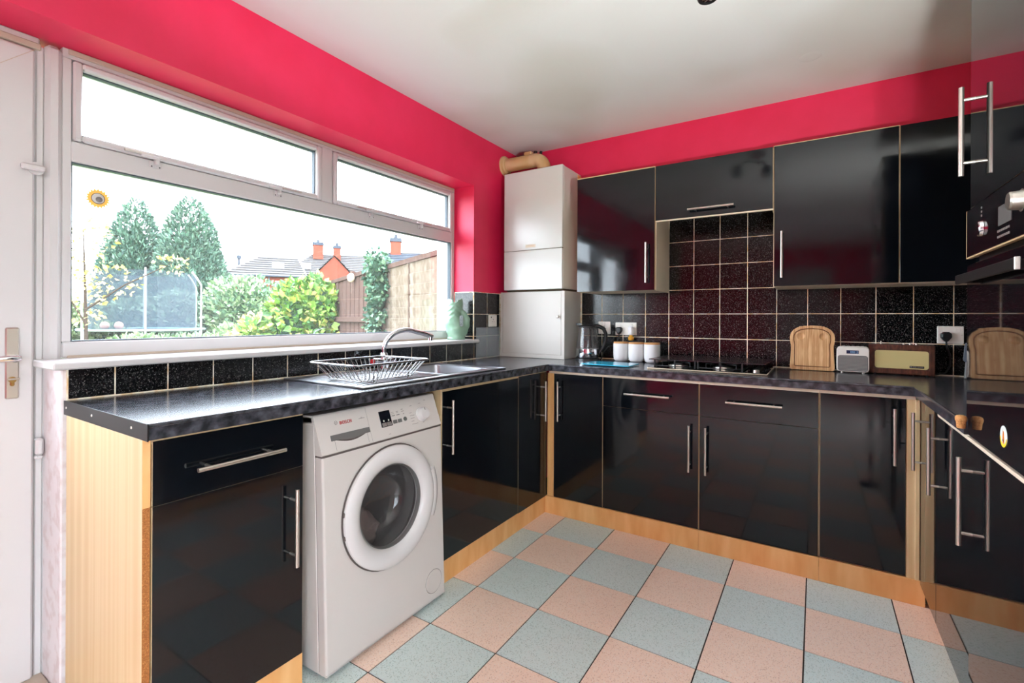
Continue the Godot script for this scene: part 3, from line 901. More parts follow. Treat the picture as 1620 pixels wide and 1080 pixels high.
func build_right_run() -> void:
	var TX := 0.356   # face of the tall doors
	var zt := -1.775   # far edge of the tall housing
	var m := mb()
	m.box(Vector3(0.346, 0.868, -2.5505), Vector3(XR - 0.003, WT, zt - 0.002), 0.0)
	m.tube([Vector3(0.3465, WT - 0.0055, -2.55), Vector3(0.3465, WT - 0.0055, zt - 0.002)], 0.0055, 8, false)
	single("worktop", m, M.worktop, Vector3(0.66, 0.868, -2.2), "short dark worktop between the back wall and the tall oven housing", "worktop")
	var c := thing("base_cabinet", "narrow black mirror-gloss cabinet facing left, in the right inner corner", "cabinet", Vector3(0.66, 0, -2.4), "base cabinets")
	carcass(c, "x", RX + 0.019, XR - 0.02, -2.56, -2.266, 0.1, 0.866)
	bar_handle(front("door", c, "x", RX, -1.0, -2.5725, -2.2665, 0.092, 0.858, M.mirror_black), Vector3(RX, 0.684, -2.54), Vector3(0, 1, 0), Vector3.LEFT, 0.028, 0.237)
	put("plinth", mb().box(Vector3(RX + 0.05, 0, -2.56), Vector3(RX + 0.066, 0.1, -2.266), 0.001), M.plinth_wood, c)
	c = thing("base_cabinet", "black mirror-gloss cabinet facing left, between the corner and the oven housing", "cabinet", Vector3(0.66, 0, -2.05), "base cabinets")
	carcass(c, "x", RX + 0.019, XR - 0.02, -2.264, zt - 0.004, 0.1, 0.866)
	bar_handle(front("door", c, "x", RX, -1.0, -2.2635, zt - 0.004, 0.092, 0.842, M.mirror_black), Vector3(RX, 0.68, -2.225), Vector3(0, 1, 0), Vector3.LEFT, 0.028, 0.237)
	put("rail", mb().box(Vector3(RX - 0.006, 0.845, -2.21), Vector3(RX + 0.014, 0.8675, zt - 0.003), 0.001), M.cream_edge, c)
	put("plinth", mb().box(Vector3(RX + 0.05, 0, -2.264), Vector3(RX + 0.066, 0.1, zt), 0.001), M.plinth_wood, c)

	# tall housing with an oven in it
	c = thing("tall_cabinet", "tall black gloss oven housing at the right edge of the room", "cabinet", Vector3(0.66, 0, -1.51))
	var zn := -1.21
	var bd := mb()
	bd.box(Vector3(TX + 0.019, 0.1, zt), Vector3(XR - 0.01, 0.868, zn), 0.001)
	bd.box(Vector3(TX + 0.019, 1.484, zt), Vector3(XR - 0.01, 2.24, zn), 0.001)
	bd.box(Vector3(TX + 0.019, 0.866, zt), Vector3(XR - 0.01, 1.5, zt + 0.014))
	bd.box(Vector3(TX + 0.019, 0.866, zn - 0.014), Vector3(XR - 0.01, 1.5, zn))
	bd.box(Vector3(XR - 0.03, 0.86, zt), Vector3(XR - 0.01, 1.5, zn))
	put("body", bd, M.black_plastic, c)
	bar_handle(front("door", c, "x", TX, -1.0, zt + 0.001, zn, 0.105, 0.855, M.mirror_black), Vector3(TX, 0.692, -1.741), Vector3(0, 1, 0), Vector3.LEFT, 0.0275, 0.238)
	bar_handle(front("door", c, "x", TX, -1.0, zt + 0.001, zn, 1.487, 2.24, M.mirror_black), Vector3(TX, 1.688, -1.73), Vector3(0, 1, 0), Vector3.LEFT, 0.0277, 0.238)
	put("rail", mb().box(Vector3(TX - 0.006, 0.8565, zt), Vector3(RX + 0.014, 0.8655, zn), 0.001), M.cream_edge, c)
	put("plinth", mb().box(Vector3(RX + 0.05, 0, zt), Vector3(RX + 0.066, 0.1, zn), 0.001), M.plinth_wood, c)

	var ox := 0.349
	var o := thing("oven", "black built-in oven with control knobs in the tall housing", "oven", Vector3(0.6, 0.86, -1.51))
	put("body", mb().box(Vector3(0.371, 0.872, zt + 0.016), Vector3(0.9, 1.478, zn - 0.016), 0.002), M.black_plastic, o)
	var panel := put("control_panel", mb().box(Vector3(ox, 1.3525, zt), Vector3(0.372, 1.48, zn), 0.0015), M.mirror_black, o)
	put("trim", mb().box(Vector3(ox - 0.001, 1.349, zt), Vector3(ox + 0.01, 1.3525, zn), 0.0006).box(Vector3(ox - 0.0006, 1.3525, zt - 0.0012), Vector3(ox + 0.004, 1.48, zt), 0.0004), M.tan_edge, panel)
	for z in [-1.635, -1.36]:
		put("knob", mb().lathe([[0.0, 0.008 if z < -1.5 else 0.02], [0.016, 0.008 if z < -1.5 else 0.02], [0.0185, 0.006 if z < -1.5 else 0.017], [0.0195, 0.0], [0.023, 0.0]], Vector3(ox - 0.0005, 1.411 if z < -1.5 else 1.424, z), Basis(Vector3(0, 0, 1), PI / 2), 24), M.steel if z > -1.5 else M.chrome, panel)
	put("display", mb().box(Vector3(ox - 0.0012, 1.395, -1.503), Vector3(ox + 0.001, 1.438, -1.42), 0.0005), M.grey_plastic, panel)
	var mk := mb()
	for r in 2:
		for k in 7:
			mk.box(Vector3(ox - 0.0008, 1.381 - 0.013 * r, -1.51 + k * 0.012), Vector3(ox + 0.001, 1.386 - 0.013 * r, -1.503 + k * 0.012))
	for k in 3:
		mk.box(Vector3(ox - 0.0008, 1.441 + k * 0.01, -1.638), Vector3(ox + 0.001, 1.446 + k * 0.01, -1.632))
	put("marking", mk, M.pale_mark, panel).set_meta("kind", "stuff")
	var dr := put("door", mb().box(Vector3(ox + 0.001, 0.87, zt), Vector3(0.372, 1.333, zn), 0.002), M.mirror_black, o)
	var h := mb()
	h.box(Vector3(0.321, 1.2795, -1.752), Vector3(0.329, 1.3035, -1.292), 0.002)
	for z in [-1.73, -1.32]:
		h.box(Vector3(0.328, 1.2815, z - 0.012), Vector3(ox + 0.002, 1.3015, z + 0.012), 0.002)
	put("handle", h, M.dark_metal, dr)
	put("handle_cap", mb().box(Vector3(0.3205, 1.279, -1.2925), Vector3(0.3295, 1.304, -1.287), 0.001), M.steel, dr)
	# round sticker low on the oven door
	var st := single("sticker", mb().cyl(Vector3(ox + 0.0012, 0.927, -1.466), Vector3(ox + 0.0004, 0.927, -1.466), 0.023, 0.023, 32), M.sticker_white, Vector3(ox, 0.927, -1.466), "round white and yellow sticker with an orange figure on the oven door", "sticker")
	var arc := PackedVector2Array()
	for k in 13:
		var a := PI + PI * k / 12.0
		arc.append(Vector2(cos(a) * 0.0215, sin(a) * 0.0215 - 0.003) if true else Vector2.ZERO)
	for k in 13:
		var a := TAU - PI * k / 12.0
		arc.append(Vector2(cos(a) * 0.0175, sin(a) * 0.0145 - 0.003))
	put("crescent", mb().prism(arc, Vector3(ox + 0.0004, 0.927, -1.466), Vector3(0, 0, 1), Vector3(0, 1, 0), 0.0006), M.sticker_yellow, st)
	put("figure", mb().prism(PackedVector2Array([Vector2(-0.004, -0.016), Vector2(0.005, -0.016), Vector2(0.006, -0.006), Vector2(0.003, 0.008), Vector2(-0.001, 0.012), Vector2(-0.004, 0.002)]), Vector3(ox + 0.0004, 0.927, -1.466), Vector3(0, 0, 1), Vector3(0, 1, 0), 0.0007), M.sticker_orange, st)
	put("blot", mb().prism(PackedVector2Array([Vector2(-0.005, -0.01), Vector2(0.004, -0.012), Vector2(0.005, -0.008), Vector2(-0.003, -0.006)]), Vector3(ox + 0.0004, 0.927, -1.466), Vector3(0, 0, 1), Vector3(0, 1, 0), 0.0008), M.sticker_brown, st)
	# cork pushed on the worktop's corner
	single("cork", mb().lathe([[0.0, -0.017], [0.0085, -0.017], [0.0095, -0.015], [0.0105, 0.0], [0.0125, 0.004], [0.0128, 0.011], [0.0105, 0.016], [0.005, 0.018], [0.0, 0.0185]], Vector3(0.334, 0.9065, -1.748), Basis(), 20), M.cork, Vector3(0.334, 0.8895, -1.748), "round-headed bottle cork on the front corner of the short worktop", "cork")

func build_wall_units() -> void:
	var zf := -2.825
	var tops := 2.083
	var c := thing("wall_cabinet", "black wall cabinet beside the boiler with a bar handle low at the right", "cabinet", Vector3(-1.05, 1.355, -2.99), "wall cabinets")
	carcass(c, "z", zf - 0.019, ZB, -1.304, -0.8025, 1.355, tops)
	bar_handle(front("door", c, "z", zf, 1.0, -1.3035, -0.8035, 1.356, tops - 0.003, M.gloss_black), Vector3(-0.846, 1.517, zf), Vector3(0, 1, 0), Vector3.BACK, 0.035, 0.238)
	put("top_edge", mb().box(Vector3(-1.3045, tops - 0.003, zf - 0.001), Vector3(-0.8025, tops + 0.004, zf - 0.018), 0.0008), M.tan_edge, c)
	put("side_panel", mb().box(Vector3(-0.8025, 1.352, zf - 0.0195), Vector3(-0.7985, 1.756, ZB), 0.0006), M.cream_edge, c)
	c = thing("wall_cabinet", "short black extractor cabinet over the hob with a lift-up flap", "cabinet", Vector3(-0.49, 1.757, -2.99), "wall cabinets")
	carcass(c, "z", zf - 0.019, ZB, -0.7975, -0.189, 1.86, tops)
	bar_handle(front("flap", c, "z", zf, 1.0, -0.8005, -0.1905, 1.7635, tops, M.gloss_black), Vector3(-0.493, 1.801, zf), Vector3(1, 0, 0), Vector3.BACK, 0.035, 0.238)
	put("side", mb().box(Vector3(-0.195, 1.757, zf - 0.0185), Vector3(-0.189, 1.86, ZB), 0.0005), M.cream_edge, c)
	put("bottom_edge", mb().box(Vector3(-0.798, 1.7555, zf - 0.001), Vector3(-0.189, 1.7625, zf - 0.018), 0.0008), M.cream_edge, c)
	c = thing("wall_cabinet", "wide black wall cabinet above the upright chopping boards, handle low at the left", "cabinet", Vector3(0.07, 1.355, -2.99), "wall cabinets")
	carcass(c, "z", zf - 0.019, ZB, -0.1885, 0.3255, 1.355, tops)
	bar_handle(front("door", c, "z", zf, 1.0, -0.1855, 0.3235, 1.357, tops, M.gloss_black), Vector3(-0.148, 1.517, zf), Vector3(0, 1, 0), Vector3.BACK, 0.035, 0.238)
	put("top_edge", mb().box(Vector3(-0.188, tops - 0.001, zf - 0.001), Vector3(0.326, tops + 0.004, zf - 0.018), 0.0008), M.tan_edge, c)
	c = thing("wall_cabinet", "black corner wall cabinet half hidden behind the tall oven housing", "cabinet", Vector3(0.65, 1.355, -2.99), "wall cabinets")
	carcass(c, "z", zf - 0.019, ZB, 0.3265, XR - 0.002, 1.355, tops)
	front("door", c, "z", zf, 1.0, 0.3275, XR - 0.002, 1.357, tops, M.gloss_black)

# ------------------------------------------------------------------ boiler, washing machine, sink, hob
func build_boiler() -> void:
	var c := thing("boiler_cupboard", "squat white cupboard standing on the worktop under the boiler", "cupboard", Vector3(-1.68, WT, -3.01))
	var x0 := -1.937
	var x1 := -1.42
	var zf := -2.885
	put("body", mb().box(Vector3(x0, WT + 0.001, zf - 0.004), Vector3(x1, 1.372, ZB + 0.007), 0.002), M.cupboard_white, c)
	put("stile", mb().box(Vector3(x0, WT + 0.001, zf - 0.008), Vector3(x0 + 0.02, 1.372, zf + 0.001), 0.001).box(Vector3(x1 - 0.024, WT + 0.001, zf - 0.008), Vector3(x1, 1.372, zf + 0.001), 0.001).box(Vector3(x0, WT + 0.001, zf - 0.008), Vector3(x1, WT + 0.028, zf + 0.0015), 0.002), M.cupboard_white, c)
	var d := put("door", mb().box(Vector3(x0 + 0.0215, WT + 0.0295, zf - 0.006), Vector3(x1 - 0.0255, 1.3715, zf), 0.0015), M.cupboard_white, c)
	put("knob", mb().lathe([[0.006, 0.0], [0.006, 0.008], [0.011, 0.014], [0.012, 0.02], [0.008, 0.025], [0.0, 0.026]], Vector3(-1.464, 1.198, zf), Basis(Vector3(1, 0, 0), PI / 2), 20), M.cupboard_white, d)

	var b := thing("boiler", "white wall-hung gas boiler in the corner left of the wall cabinets", "boiler", Vector3(-1.66, 1.378, -3.0))
	var bx0 := -1.892
	var bx1 := -1.425
	var bf := -2.858
	put("body", mb().box(Vector3(bx0 + 0.003, 1.386, bf - 0.02), Vector3(bx1, 2.212, ZB), 0.003), M.cupboard_white, b)
	put("front_cover", mb().box(Vector3(bx0, 1.6605, bf - 0.03), Vector3(bx1 - 0.001, 2.216, bf), 0.003), M.boiler_white, b, "tall upper cover")
	var fl := put("flap", mb().box(Vector3(bx0, 1.384, bf - 0.03), Vector3(bx1 - 0.002, 1.6575, bf), 0.003), M.boiler_white, b, "lower control flap")
	var lens_ := PackedVector2Array()
	for k in 13:
		lens_.append(Vector2(-0.075 + 0.15 * k / 12.0, -0.016 * sin(PI * k / 12.0)))
	put("finger_grip", mb().prism(lens_, Vector3(-1.70, 1.655, bf - 0.0005), Vector3(1, 0, 0), Vector3(0, 1, 0), 0.001), M.cupboard_white, fl)
	put("seam", mb().box(Vector3(bx0 + 0.004, 1.657, bf - 0.025), Vector3(bx1 - 0.003, 1.661, bf - 0.004)), M.dark_brown, b)
	put("underside", mb().box(Vector3(bx0 + 0.01, 1.374, bf - 0.028), Vector3(bx1 - 0.008, 1.386, ZB + 0.01)), M.dark_brown, b, "dark brown underside")
	put("badge", mb().box(Vector3(-1.712, 1.677, bf - 0.001), Vector3(-1.632, 1.697, bf + 0.002), 0.001), M.cream_edge, b)
	put("side_batten", mb().box(Vector3(bx1, 1.40, ZB), Vector3(bx1 + 0.005, 2.2, -3.09), 0.001), M.plinth_wood, b, "orange wood strip at the back of the side")

	var f := thing("flue_pipe", "fat cream flue elbow running from the boiler top through the wall", "pipe", Vector3(-1.6, 2.21, -2.97))
	var z := -2.965
	var cx := -1.625
	var r := 0.048
	var pts := [Vector3(cx, 2.213, z), Vector3(cx, 2.235, z)]
	for k in 9:
		var a := PI / 2 * k / 8.0
		pts.append(Vector3(cx - 0.075 + 0.075 * cos(a), 2.24 + 0.075 * sin(a), z))
	pts.append(Vector3(XW, 2.318, z))
	put("elbow", mb().tube(pts, r, 24), M.flue, f)
	put("flange", mb().lathe([[0.05, 0.035], [0.056, 0.03], [0.058, 0.02], [0.072, 0.012], [0.074, 0.0]], Vector3(XW, 2.316, z), Basis(Vector3(0, 0, 1), -PI / 2), 28), M.flue, f)
	put("clip", mb().box(Vector3(cx - 0.16, 2.36, z - 0.02), Vector3(cx - 0.10, 2.385, z + 0.015), 0.004), M.flue, f)
	put("test_cap", mb().cyl(Vector3(cx - 0.07, 2.36, z), Vector3(cx - 0.07, 2.38, z), 0.014, 0.012, 12), M.iron, f, "dark test-point cap")
	put("test_cap", mb().cyl(Vector3(cx - 0.028, 2.355, z), Vector3(cx - 0.026, 2.372, z), 0.011, 0.01, 12), M.iron, f, "dark test-point cap")

func build_washer() -> void:
	# local axes: x out of the front, y up, z towards the window-side end; leans back a little as it stands
	var w := local(thing("washing_machine", "white front-loading washing machine under the worktop", "washing machine", Vector3(-1.326, 0.0, -1.27)))
	w.rotation.z = deg_to_rad(2.1)
	var hz := 0.2925
	var body := mb()
	# shell: front skin has a round hole for the door
	var seg := 48
	var ctr := Vector2(0.0, 0.479)
	var outer := []
	var inner := []
	for k in seg:
		var a := TAU * k / seg
		var d := Vector2(cos(a), sin(a))
		var t := 1e9
		if absf(d.x) > 1e-6: t = minf(t, ((hz - 0.008) if d.x > 0 else (hz - 0.008)) / absf(d.x))
		if d.y > 1e-6: t = minf(t, (0.722 - ctr.y) / d.y)
		if d.y < -1e-6: t = minf(t, (ctr.y - 0.02) / -d.y)
		outer.append(Vector3(0, ctr.y + d.y * t, -d.x * t))
		inner.append(Vector3(0, ctr.y + d.y * 0.212, -d.x * 0.212))
	for k in seg:
		var k2 := (k + 1) % seg
		body.quad(inner[k], outer[k], outer[k2], inner[k2])
		body.quad(inner[k], inner[k2], inner[k2] - Vector3(0.05, 0, 0), inner[k] - Vector3(0.05, 0, 0))
	for s in [1.0, -1.0]:
		for y in [0.02]:   # corners the fan leaves out
			body.tri_out(Vector3(0, y, s * (hz - 0.008)), Vector3(0, ctr.y, s * (hz - 0.008)), outer[0 if s < 0 else seg / 2], Vector3(-0.2, 0.4, 0))
		for y in [0.02, 0.722]:
			var p := Vector3(0, y, s * (hz - 0.008))
			var best := []
			for k in seg:
				var q: Vector3 = outer[k]
				if q.z * s > 0 and absf(absf(q.z) - (hz - 0.008)) < 1e-4 and (q.y - ctr.y) * (y - ctr.y) > 0: best.append(q)
			var far := Vector3.ZERO
			for q in best:
				if far == Vector3.ZERO or absf(q.y - y) < absf(far.y - y): far = q
			var flat := Vector3.ZERO
			for k in seg:
				var q: Vector3 = outer[k]
				if q.z * s > 0 and absf(q.y - y) < 1e-4 and (flat == Vector3.ZERO or absf(q.z) > absf(flat.z)): flat = q
			if far != Vector3.ZERO and flat != Vector3.ZERO:
				body.tri_out(p, far, flat, Vector3(-0.2, 0.4, 0))
	# rounded front uprights, sides, top, back
	for s in [1.0, -1.0]:
		var last := Vector3(0, 0, s * (hz - 0.008))
		for k in 5:
			var a := PI / 2 * (k + 1) / 5.0
			var nx := Vector3(-0.008 + 0.008 * cos(a), 0, s * (hz - 0.008 + 0.008 * sin(a)))
			body.quad_out(last + Vector3.UP * 0.02, nx + Vector3.UP * 0.02, nx + Vector3.UP * 0.722, last + Vector3.UP * 0.722, Vector3(-0.25, 0.4, 0))
			last = nx
		body.quad_out(Vector3(-0.008, 0.02, s * hz), Vector3(-0.036, 0.02, s * hz), Vector3(-0.036, 0.722, s * hz), Vector3(-0.008, 0.722, s * hz), Vector3(-0.25, 0.4, 0))
	body.box(Vector3(-0.52, 0.018, -hz - 0.001), Vector3(-0.039, 0.83, -hz + 0.012), 0.003)
	body.box(Vector3(-0.52, 0.018, hz - 0.012), Vector3(-0.039, 0.83, hz + 0.001), 0.003)
	body.box(Vector3(-0.52, 0.018, -hz), Vector3(-0.0, 0.024, hz))
	body.box(Vector3(-0.53, 0.018, -hz), Vector3(-0.515, 0.84, hz))
	put("body", body, M.appliance_white, w)
	put("side_groove", mb().box(Vector3(-0.0395, 0.02, hz - 0.004), Vector3(-0.0365, 0.83, hz - 0.001)), M.seam, w)
	put("top", mb().box(Vector3(-0.52, 0.828, -hz), Vector3(-0.047, 0.856, hz), 0.006), M.appliance_white, w)
	# sloped control panel
	var pr := PackedVector2Array([Vector2(-0.10, 0.728), Vector2(-0.004, 0.728), Vector2(-0.002, 0.731), Vector2(-0.044, 0.853), Vector2(-0.048, 0.857), Vector2(-0.10, 0.857)])
	var pn := put("control_panel", mb().prism(pr, Vector3(0, 0, -hz), Vector3(0, 1, 0), Vector3(1, 0, 0), 0.0) if false else mb().prism(pr, Vector3(0, 0, -hz), Vector3(1, 0, 0), Vector3(0, 1, 0), hz * 2), M.appliance_white, w)
	put("panel_seam", mb().box(Vector3(-0.05, 0.722, -hz + 0.002), Vector3(-0.002, 0.728, hz - 0.002)), M.seam, w)
	# things on the panel: u runs to the right (-z), v up the slope
	var o := Vector3(-0.002, 0.731, 0)
	var vv := Vector3(-0.042, 0.122, 0).normalized()
	var uu := Vector3(0, 0, -1)
	var nn := uu.cross(vv)
	var pb := Basis(uu, vv, nn)
	var on := func(u0: float, v0: float, u1: float, v1: float, h: float, m: MB) -> MB:
		return m.box(Vector3(u0, v0, -0.001), Vector3(u1, v1, h), 0.0004, Transform3D(pb, o))
	put("drawer_seam", on.call(-0.0795, 0.0, -0.0785, 0.128, 0.0003, mb()), M.print_grey, pn)
	put("drawer_bar", on.call(-0.246, 0.038, -0.082, 0.057, 0.003, mb()), M.grey_plastic, pn, "grey detergent drawer bar")
	var lip := PackedVector2Array()
	for k in 17:
		lip.append(Vector2(-0.232 + 0.137 * k / 16.0, 0.040 - 0.014 * sin(PI * k / 16.0)))
	put("drawer_recess", mb().prism(lip, o - nn * 0.0005, uu, vv, 0.0012), M.seam, pn)
	var pk := PackedVector2Array()
	for k in 17:
		pk.append(Vector2(-0.228 + 0.13 * k / 16.0, 0.041 - 0.009 * sin(PI * k / 16.0)))
	put("drawer_lip", mb().prism(pk, o, uu, vv, 0.006), M.grey_plastic, pn)
	put("drawer_edge", on.call(-0.2335, 0.004, -0.2325, 0.04, 0.0004, mb()), M.print_grey, pn)
	put("drawer_edge", on.call(-0.0955, 0.004, -0.0945, 0.04, 0.0004, mb()), M.print_grey, pn)
	var dp := put("display", on.call(-0.024, 0.042, 0.03, 0.103, 0.0015, mb()), M.screen_dark, pn)
	put("button", on.call(-0.020, 0.044, 0.001, 0.058, 0.003, mb()), M.print_grey, dp)
	put("button", on.call(0.004, 0.044, 0.026, 0.058, 0.003, mb()), M.print_grey, dp)
	put("indicator", on.call(-0.011, 0.062, -0.006, 0.068, 0.002, mb()), M.socket_white, dp)
	put("indicator", on.call(0.013, 0.062, 0.018, 0.068, 0.002, mb()), M.socket_white, dp)
	put("option_button", on.call(0.036, 0.046, 0.056, 0.06, 0.002, mb()), M.grey_plastic, pn)
	put("option_button", on.call(0.061, 0.046, 0.081, 0.06, 0.002, mb()), M.grey_plastic, pn)
	put("start_button", mb().cyl(o + uu * 0.1 + vv * 0.055 - nn * 0.001, o + uu * 0.1 + vv * 0.055 + nn * 0.002, 0.0085, 0.0085, 20), M.grey_plastic, pn)
	var pr2 := mb()
	for q in [[0.036, 0.076, 0.053, 0.078], [0.061, 0.076, 0.078, 0.078]]:
		on.call(q[0], q[1], q[2], q[3], 0.0004, pr2)
	put("marker", pr2, M.screen_dark, pn).set_meta("kind", "stuff")
	var pg := mb()
	for q in [[0.036, 0.09, 0.05, 0.0915], [0.036, 0.084, 0.05, 0.0855], [0.062, 0.09, 0.074, 0.0915], [0.062, 0.085, 0.072, 0.0865], [0.09, 0.094, 0.1, 0.096], [0.09, 0.086, 0.104, 0.088], [0.096, 0.075, 0.102, 0.078],
			[0.13, 0.072, 0.143, 0.0735], [0.13, 0.061, 0.155, 0.0625], [0.13, 0.05, 0.152, 0.0515], [0.13, 0.038, 0.146, 0.0395], [0.13, 0.026, 0.164, 0.0275], [0.14, 0.1, 0.152, 0.1015], [0.19, 0.103, 0.203, 0.1045], [0.225, 0.112, 0.236, 0.1135],
			[0.222, 0.06, 0.227, 0.064], [0.17, 0.04, 0.176, 0.0415], [0.19, 0.024, 0.2, 0.0255], [0.002, 0.012, 0.012, 0.0135], [-0.117, 0.093, -0.09, 0.0945], [-0.108, 0.096, -0.1, 0.0975]]:
		on.call(q[0], q[1], q[2], q[3], 0.0004, pg)
	put("printing", pg, M.print_grey, pn).set_meta("kind", "stuff")
	var kb := put("program_dial", mb().lathe([[0.029, 0.0], [0.029, 0.004], [0.0255, 0.006], [0.024, 0.024], [0.022, 0.027], [0.0, 0.028]], o + uu * 0.192 + vv * 0.058, Basis(uu, nn, -vv), 32), M.door_white, pn)
	put("pointer", mb().box(Vector3(-0.001, 0.012, 0.0275), Vector3(0.001, 0.022, 0.0287), 0.0, Transform3D(pb, o + uu * 0.192 + vv * 0.058)), M.print_grey, kb)
	var tx := func(s: String, u0: float, v0: float, hgt: float, mtl: Material, bold: bool, called: String) -> void:
		var t := TextMesh.new()
		var fo := SystemFont.new()
		fo.font_names = PackedStringArray(["Droid Sans"])
		fo.font_weight = 700 if bold else 400
		t.font = fo
		t.text = s
		t.font_size = 64
		t.pixel_size = hgt / 46.0
		t.depth = 0.0008
		t.horizontal_alignment = HORIZONTAL_ALIGNMENT_LEFT
		var q := put(called, t, mtl, pn)
		q.transform = Transform3D(pb, o + uu * u0 + vv * v0 + nn * 0.0004)
	tx.call("BOSCH", -0.2, 0.093, 0.0115, M.print_red, true, "lettering")
	# the round emblem left of the name
	var em := PackedVector2Array()
	var emb := mb()
	emb.tube([o + uu * -0.213 + vv * 0.1015 + nn * 0.0004, o + uu * -0.2129 + vv * 0.1015 + nn * 0.0008], 0.0001, 4)
	var ring_pts := []
	for k in 20:
		var a := TAU * k / 20.0
		ring_pts.append(o + uu * (-0.2135 + 0.0062 * cos(a)) + vv * (0.0965 + 0.0062 * sin(a)) + nn * 0.0004)
	emb.tube(ring_pts, 0.0006, 4, false, true)
	on.call(-0.2165, 0.0925, -0.2155, 0.1005, 0.0006, emb)
	on.call(-0.2115, 0.0925, -0.2105, 0.1005, 0.0006, emb)
	on.call(-0.2155, 0.096, -0.2115, 0.097, 0.0006, emb)
	put("emblem", emb, M.print_grey, pn)

	# door: white ring with a deep glass bowl
	var q := Basis(Vector3(0, 0, 1), -PI / 2)   # lathe axis (y) turned to +x
	var dc := Vector3(0.0, 0.479, 0.0)
	put("door_seal", mb().lathe([[0.226, 0.001], [0.2275, 0.003], [0.222, 0.004], [0.2, -0.02]], dc, q, 56), M.seam, w)
	var ds := put("door", mb().lathe([[0.219, 0.002], [0.2225, 0.008], [0.221, 0.016], [0.212, 0.023], [0.196, 0.027], [0.180, 0.026], [0.164, 0.019], [0.153, 0.006], [0.15, -0.004], [0.15, -0.02]], dc, q, 64), M.door_white, w)
	put("glass", mb().lathe([[0.15, -0.006], [0.146, -0.02], [0.137, -0.05], [0.12, -0.09], [0.09, -0.11], [0.0, -0.115]], dc, q, 48), M.kettle_glass, ds)
	put("glass_rim", mb().lathe([[0.153, 0.004], [0.15, 0.006], [0.147, 0.0], [0.147, -0.012]], dc, q, 56), M.grey_plastic, ds)
	for y in [0.515, 0.437]:
		var hg := mb()
		hg.box(Vector3(0.001, y - 0.009, 0.207), Vector3(0.012, y + 0.009, 0.222), 0.003)
		put("hinge", hg, M.seam, ds)
	var gp := []
	for k in 13:
		var a := lerpf(-0.44, 0.34, k / 12.0)
		gp.append(Vector3(0.010, 0.462 + 0.235 * sin(a), -0.002 - 0.235 * cos(a)))
	var grip := mb()
	var rr := []
	for k in 13:
		var a := lerpf(-0.47, 0.38, k / 12.0)
		var d := Vector3(0, sin(a), -cos(a))
		var line := PackedVector3Array()
		for e in [[0.205, 0.001], [0.205, 0.02], [0.226, 0.022], [0.242, 0.016], [0.246, 0.008], [0.244, 0.001]]:
			line.append(dc + d * e[0] + Vector3(e[1], 0, 0))
		rr.append(line)
	grip.rows(rr)
	for e in [0, 12]:
		grip.fan(rr[e], rr[e][0] - rr[6][0])
	put("door_grip", grip, M.door_white, ds)
	put("drum", mb().lathe([[0.16, -0.03], [0.2, -0.1], [0.22, -0.13], [0.22, -0.40], [0.0, -0.41]], dc, q, 40), M.drum, w)
	put("gasket", mb().lathe([[0.205, -0.012], [0.175, -0.035], [0.165, -0.07], [0.172, -0.1]], dc, q, 40), M.grey_plastic, w)
	var fil := put("filter_cover", mb().lathe([[0.0, 0.0026], [0.0445, 0.0026], [0.046, 0.0]], Vector3(0.0005, 0.095, -0.222), q, 32), M.appliance_white, w)
	put("cover_groove", mb().lathe([[0.0465, 0.0012], [0.0478, 0.0012]], Vector3(0.0, 0.095, -0.222), q, 32), M.seam, fil)
	for s in [[-0.06, 0.25], [-0.06, -0.25], [-0.46, 0.25], [-0.46, -0.25]]:
		put("foot", mb().cyl(Vector3(s[0], 0.0 - s[0] * 0.0367, s[1]), Vector3(s[0], 0.022 - s[0] * 0.0, s[1]), 0.018, 0.016, 12), M.iron, w)
	# washing in the drum
	var lf := FastNoiseLite.new()
	lf.seed = 5
	lf.frequency = 9.0
	var rows_ := []
	for i in 15:
		var lat := PI * i / 14.0 - PI / 2
		var line := PackedVector3Array()
		for j in 28:
			var a := -TAU * j / 28
			var d := Vector3(cos(lat) * cos(a), sin(lat), cos(lat) * sin(a))
			var k := 1.0 + 0.35 * lf.get_noise_3dv(d)
			line.append(Vector3(-0.21, 0.345, 0.035) + d * Vector3(0.085, 0.085, 0.125) * k)
		rows_.append(line)
	var wt := w.transform
	var lm := mb().rows(rows_, true)
	for i in lm.v.size():
		lm.v[i] = wt * lm.v[i]
		lm.n[i] = wt.basis * lm.n[i]
	single("laundry", lm, M.laundry, wt * Vector3(-0.21, 0.26, 0.035), "crumpled pinkish washing seen through the machine's glass door", "laundry")

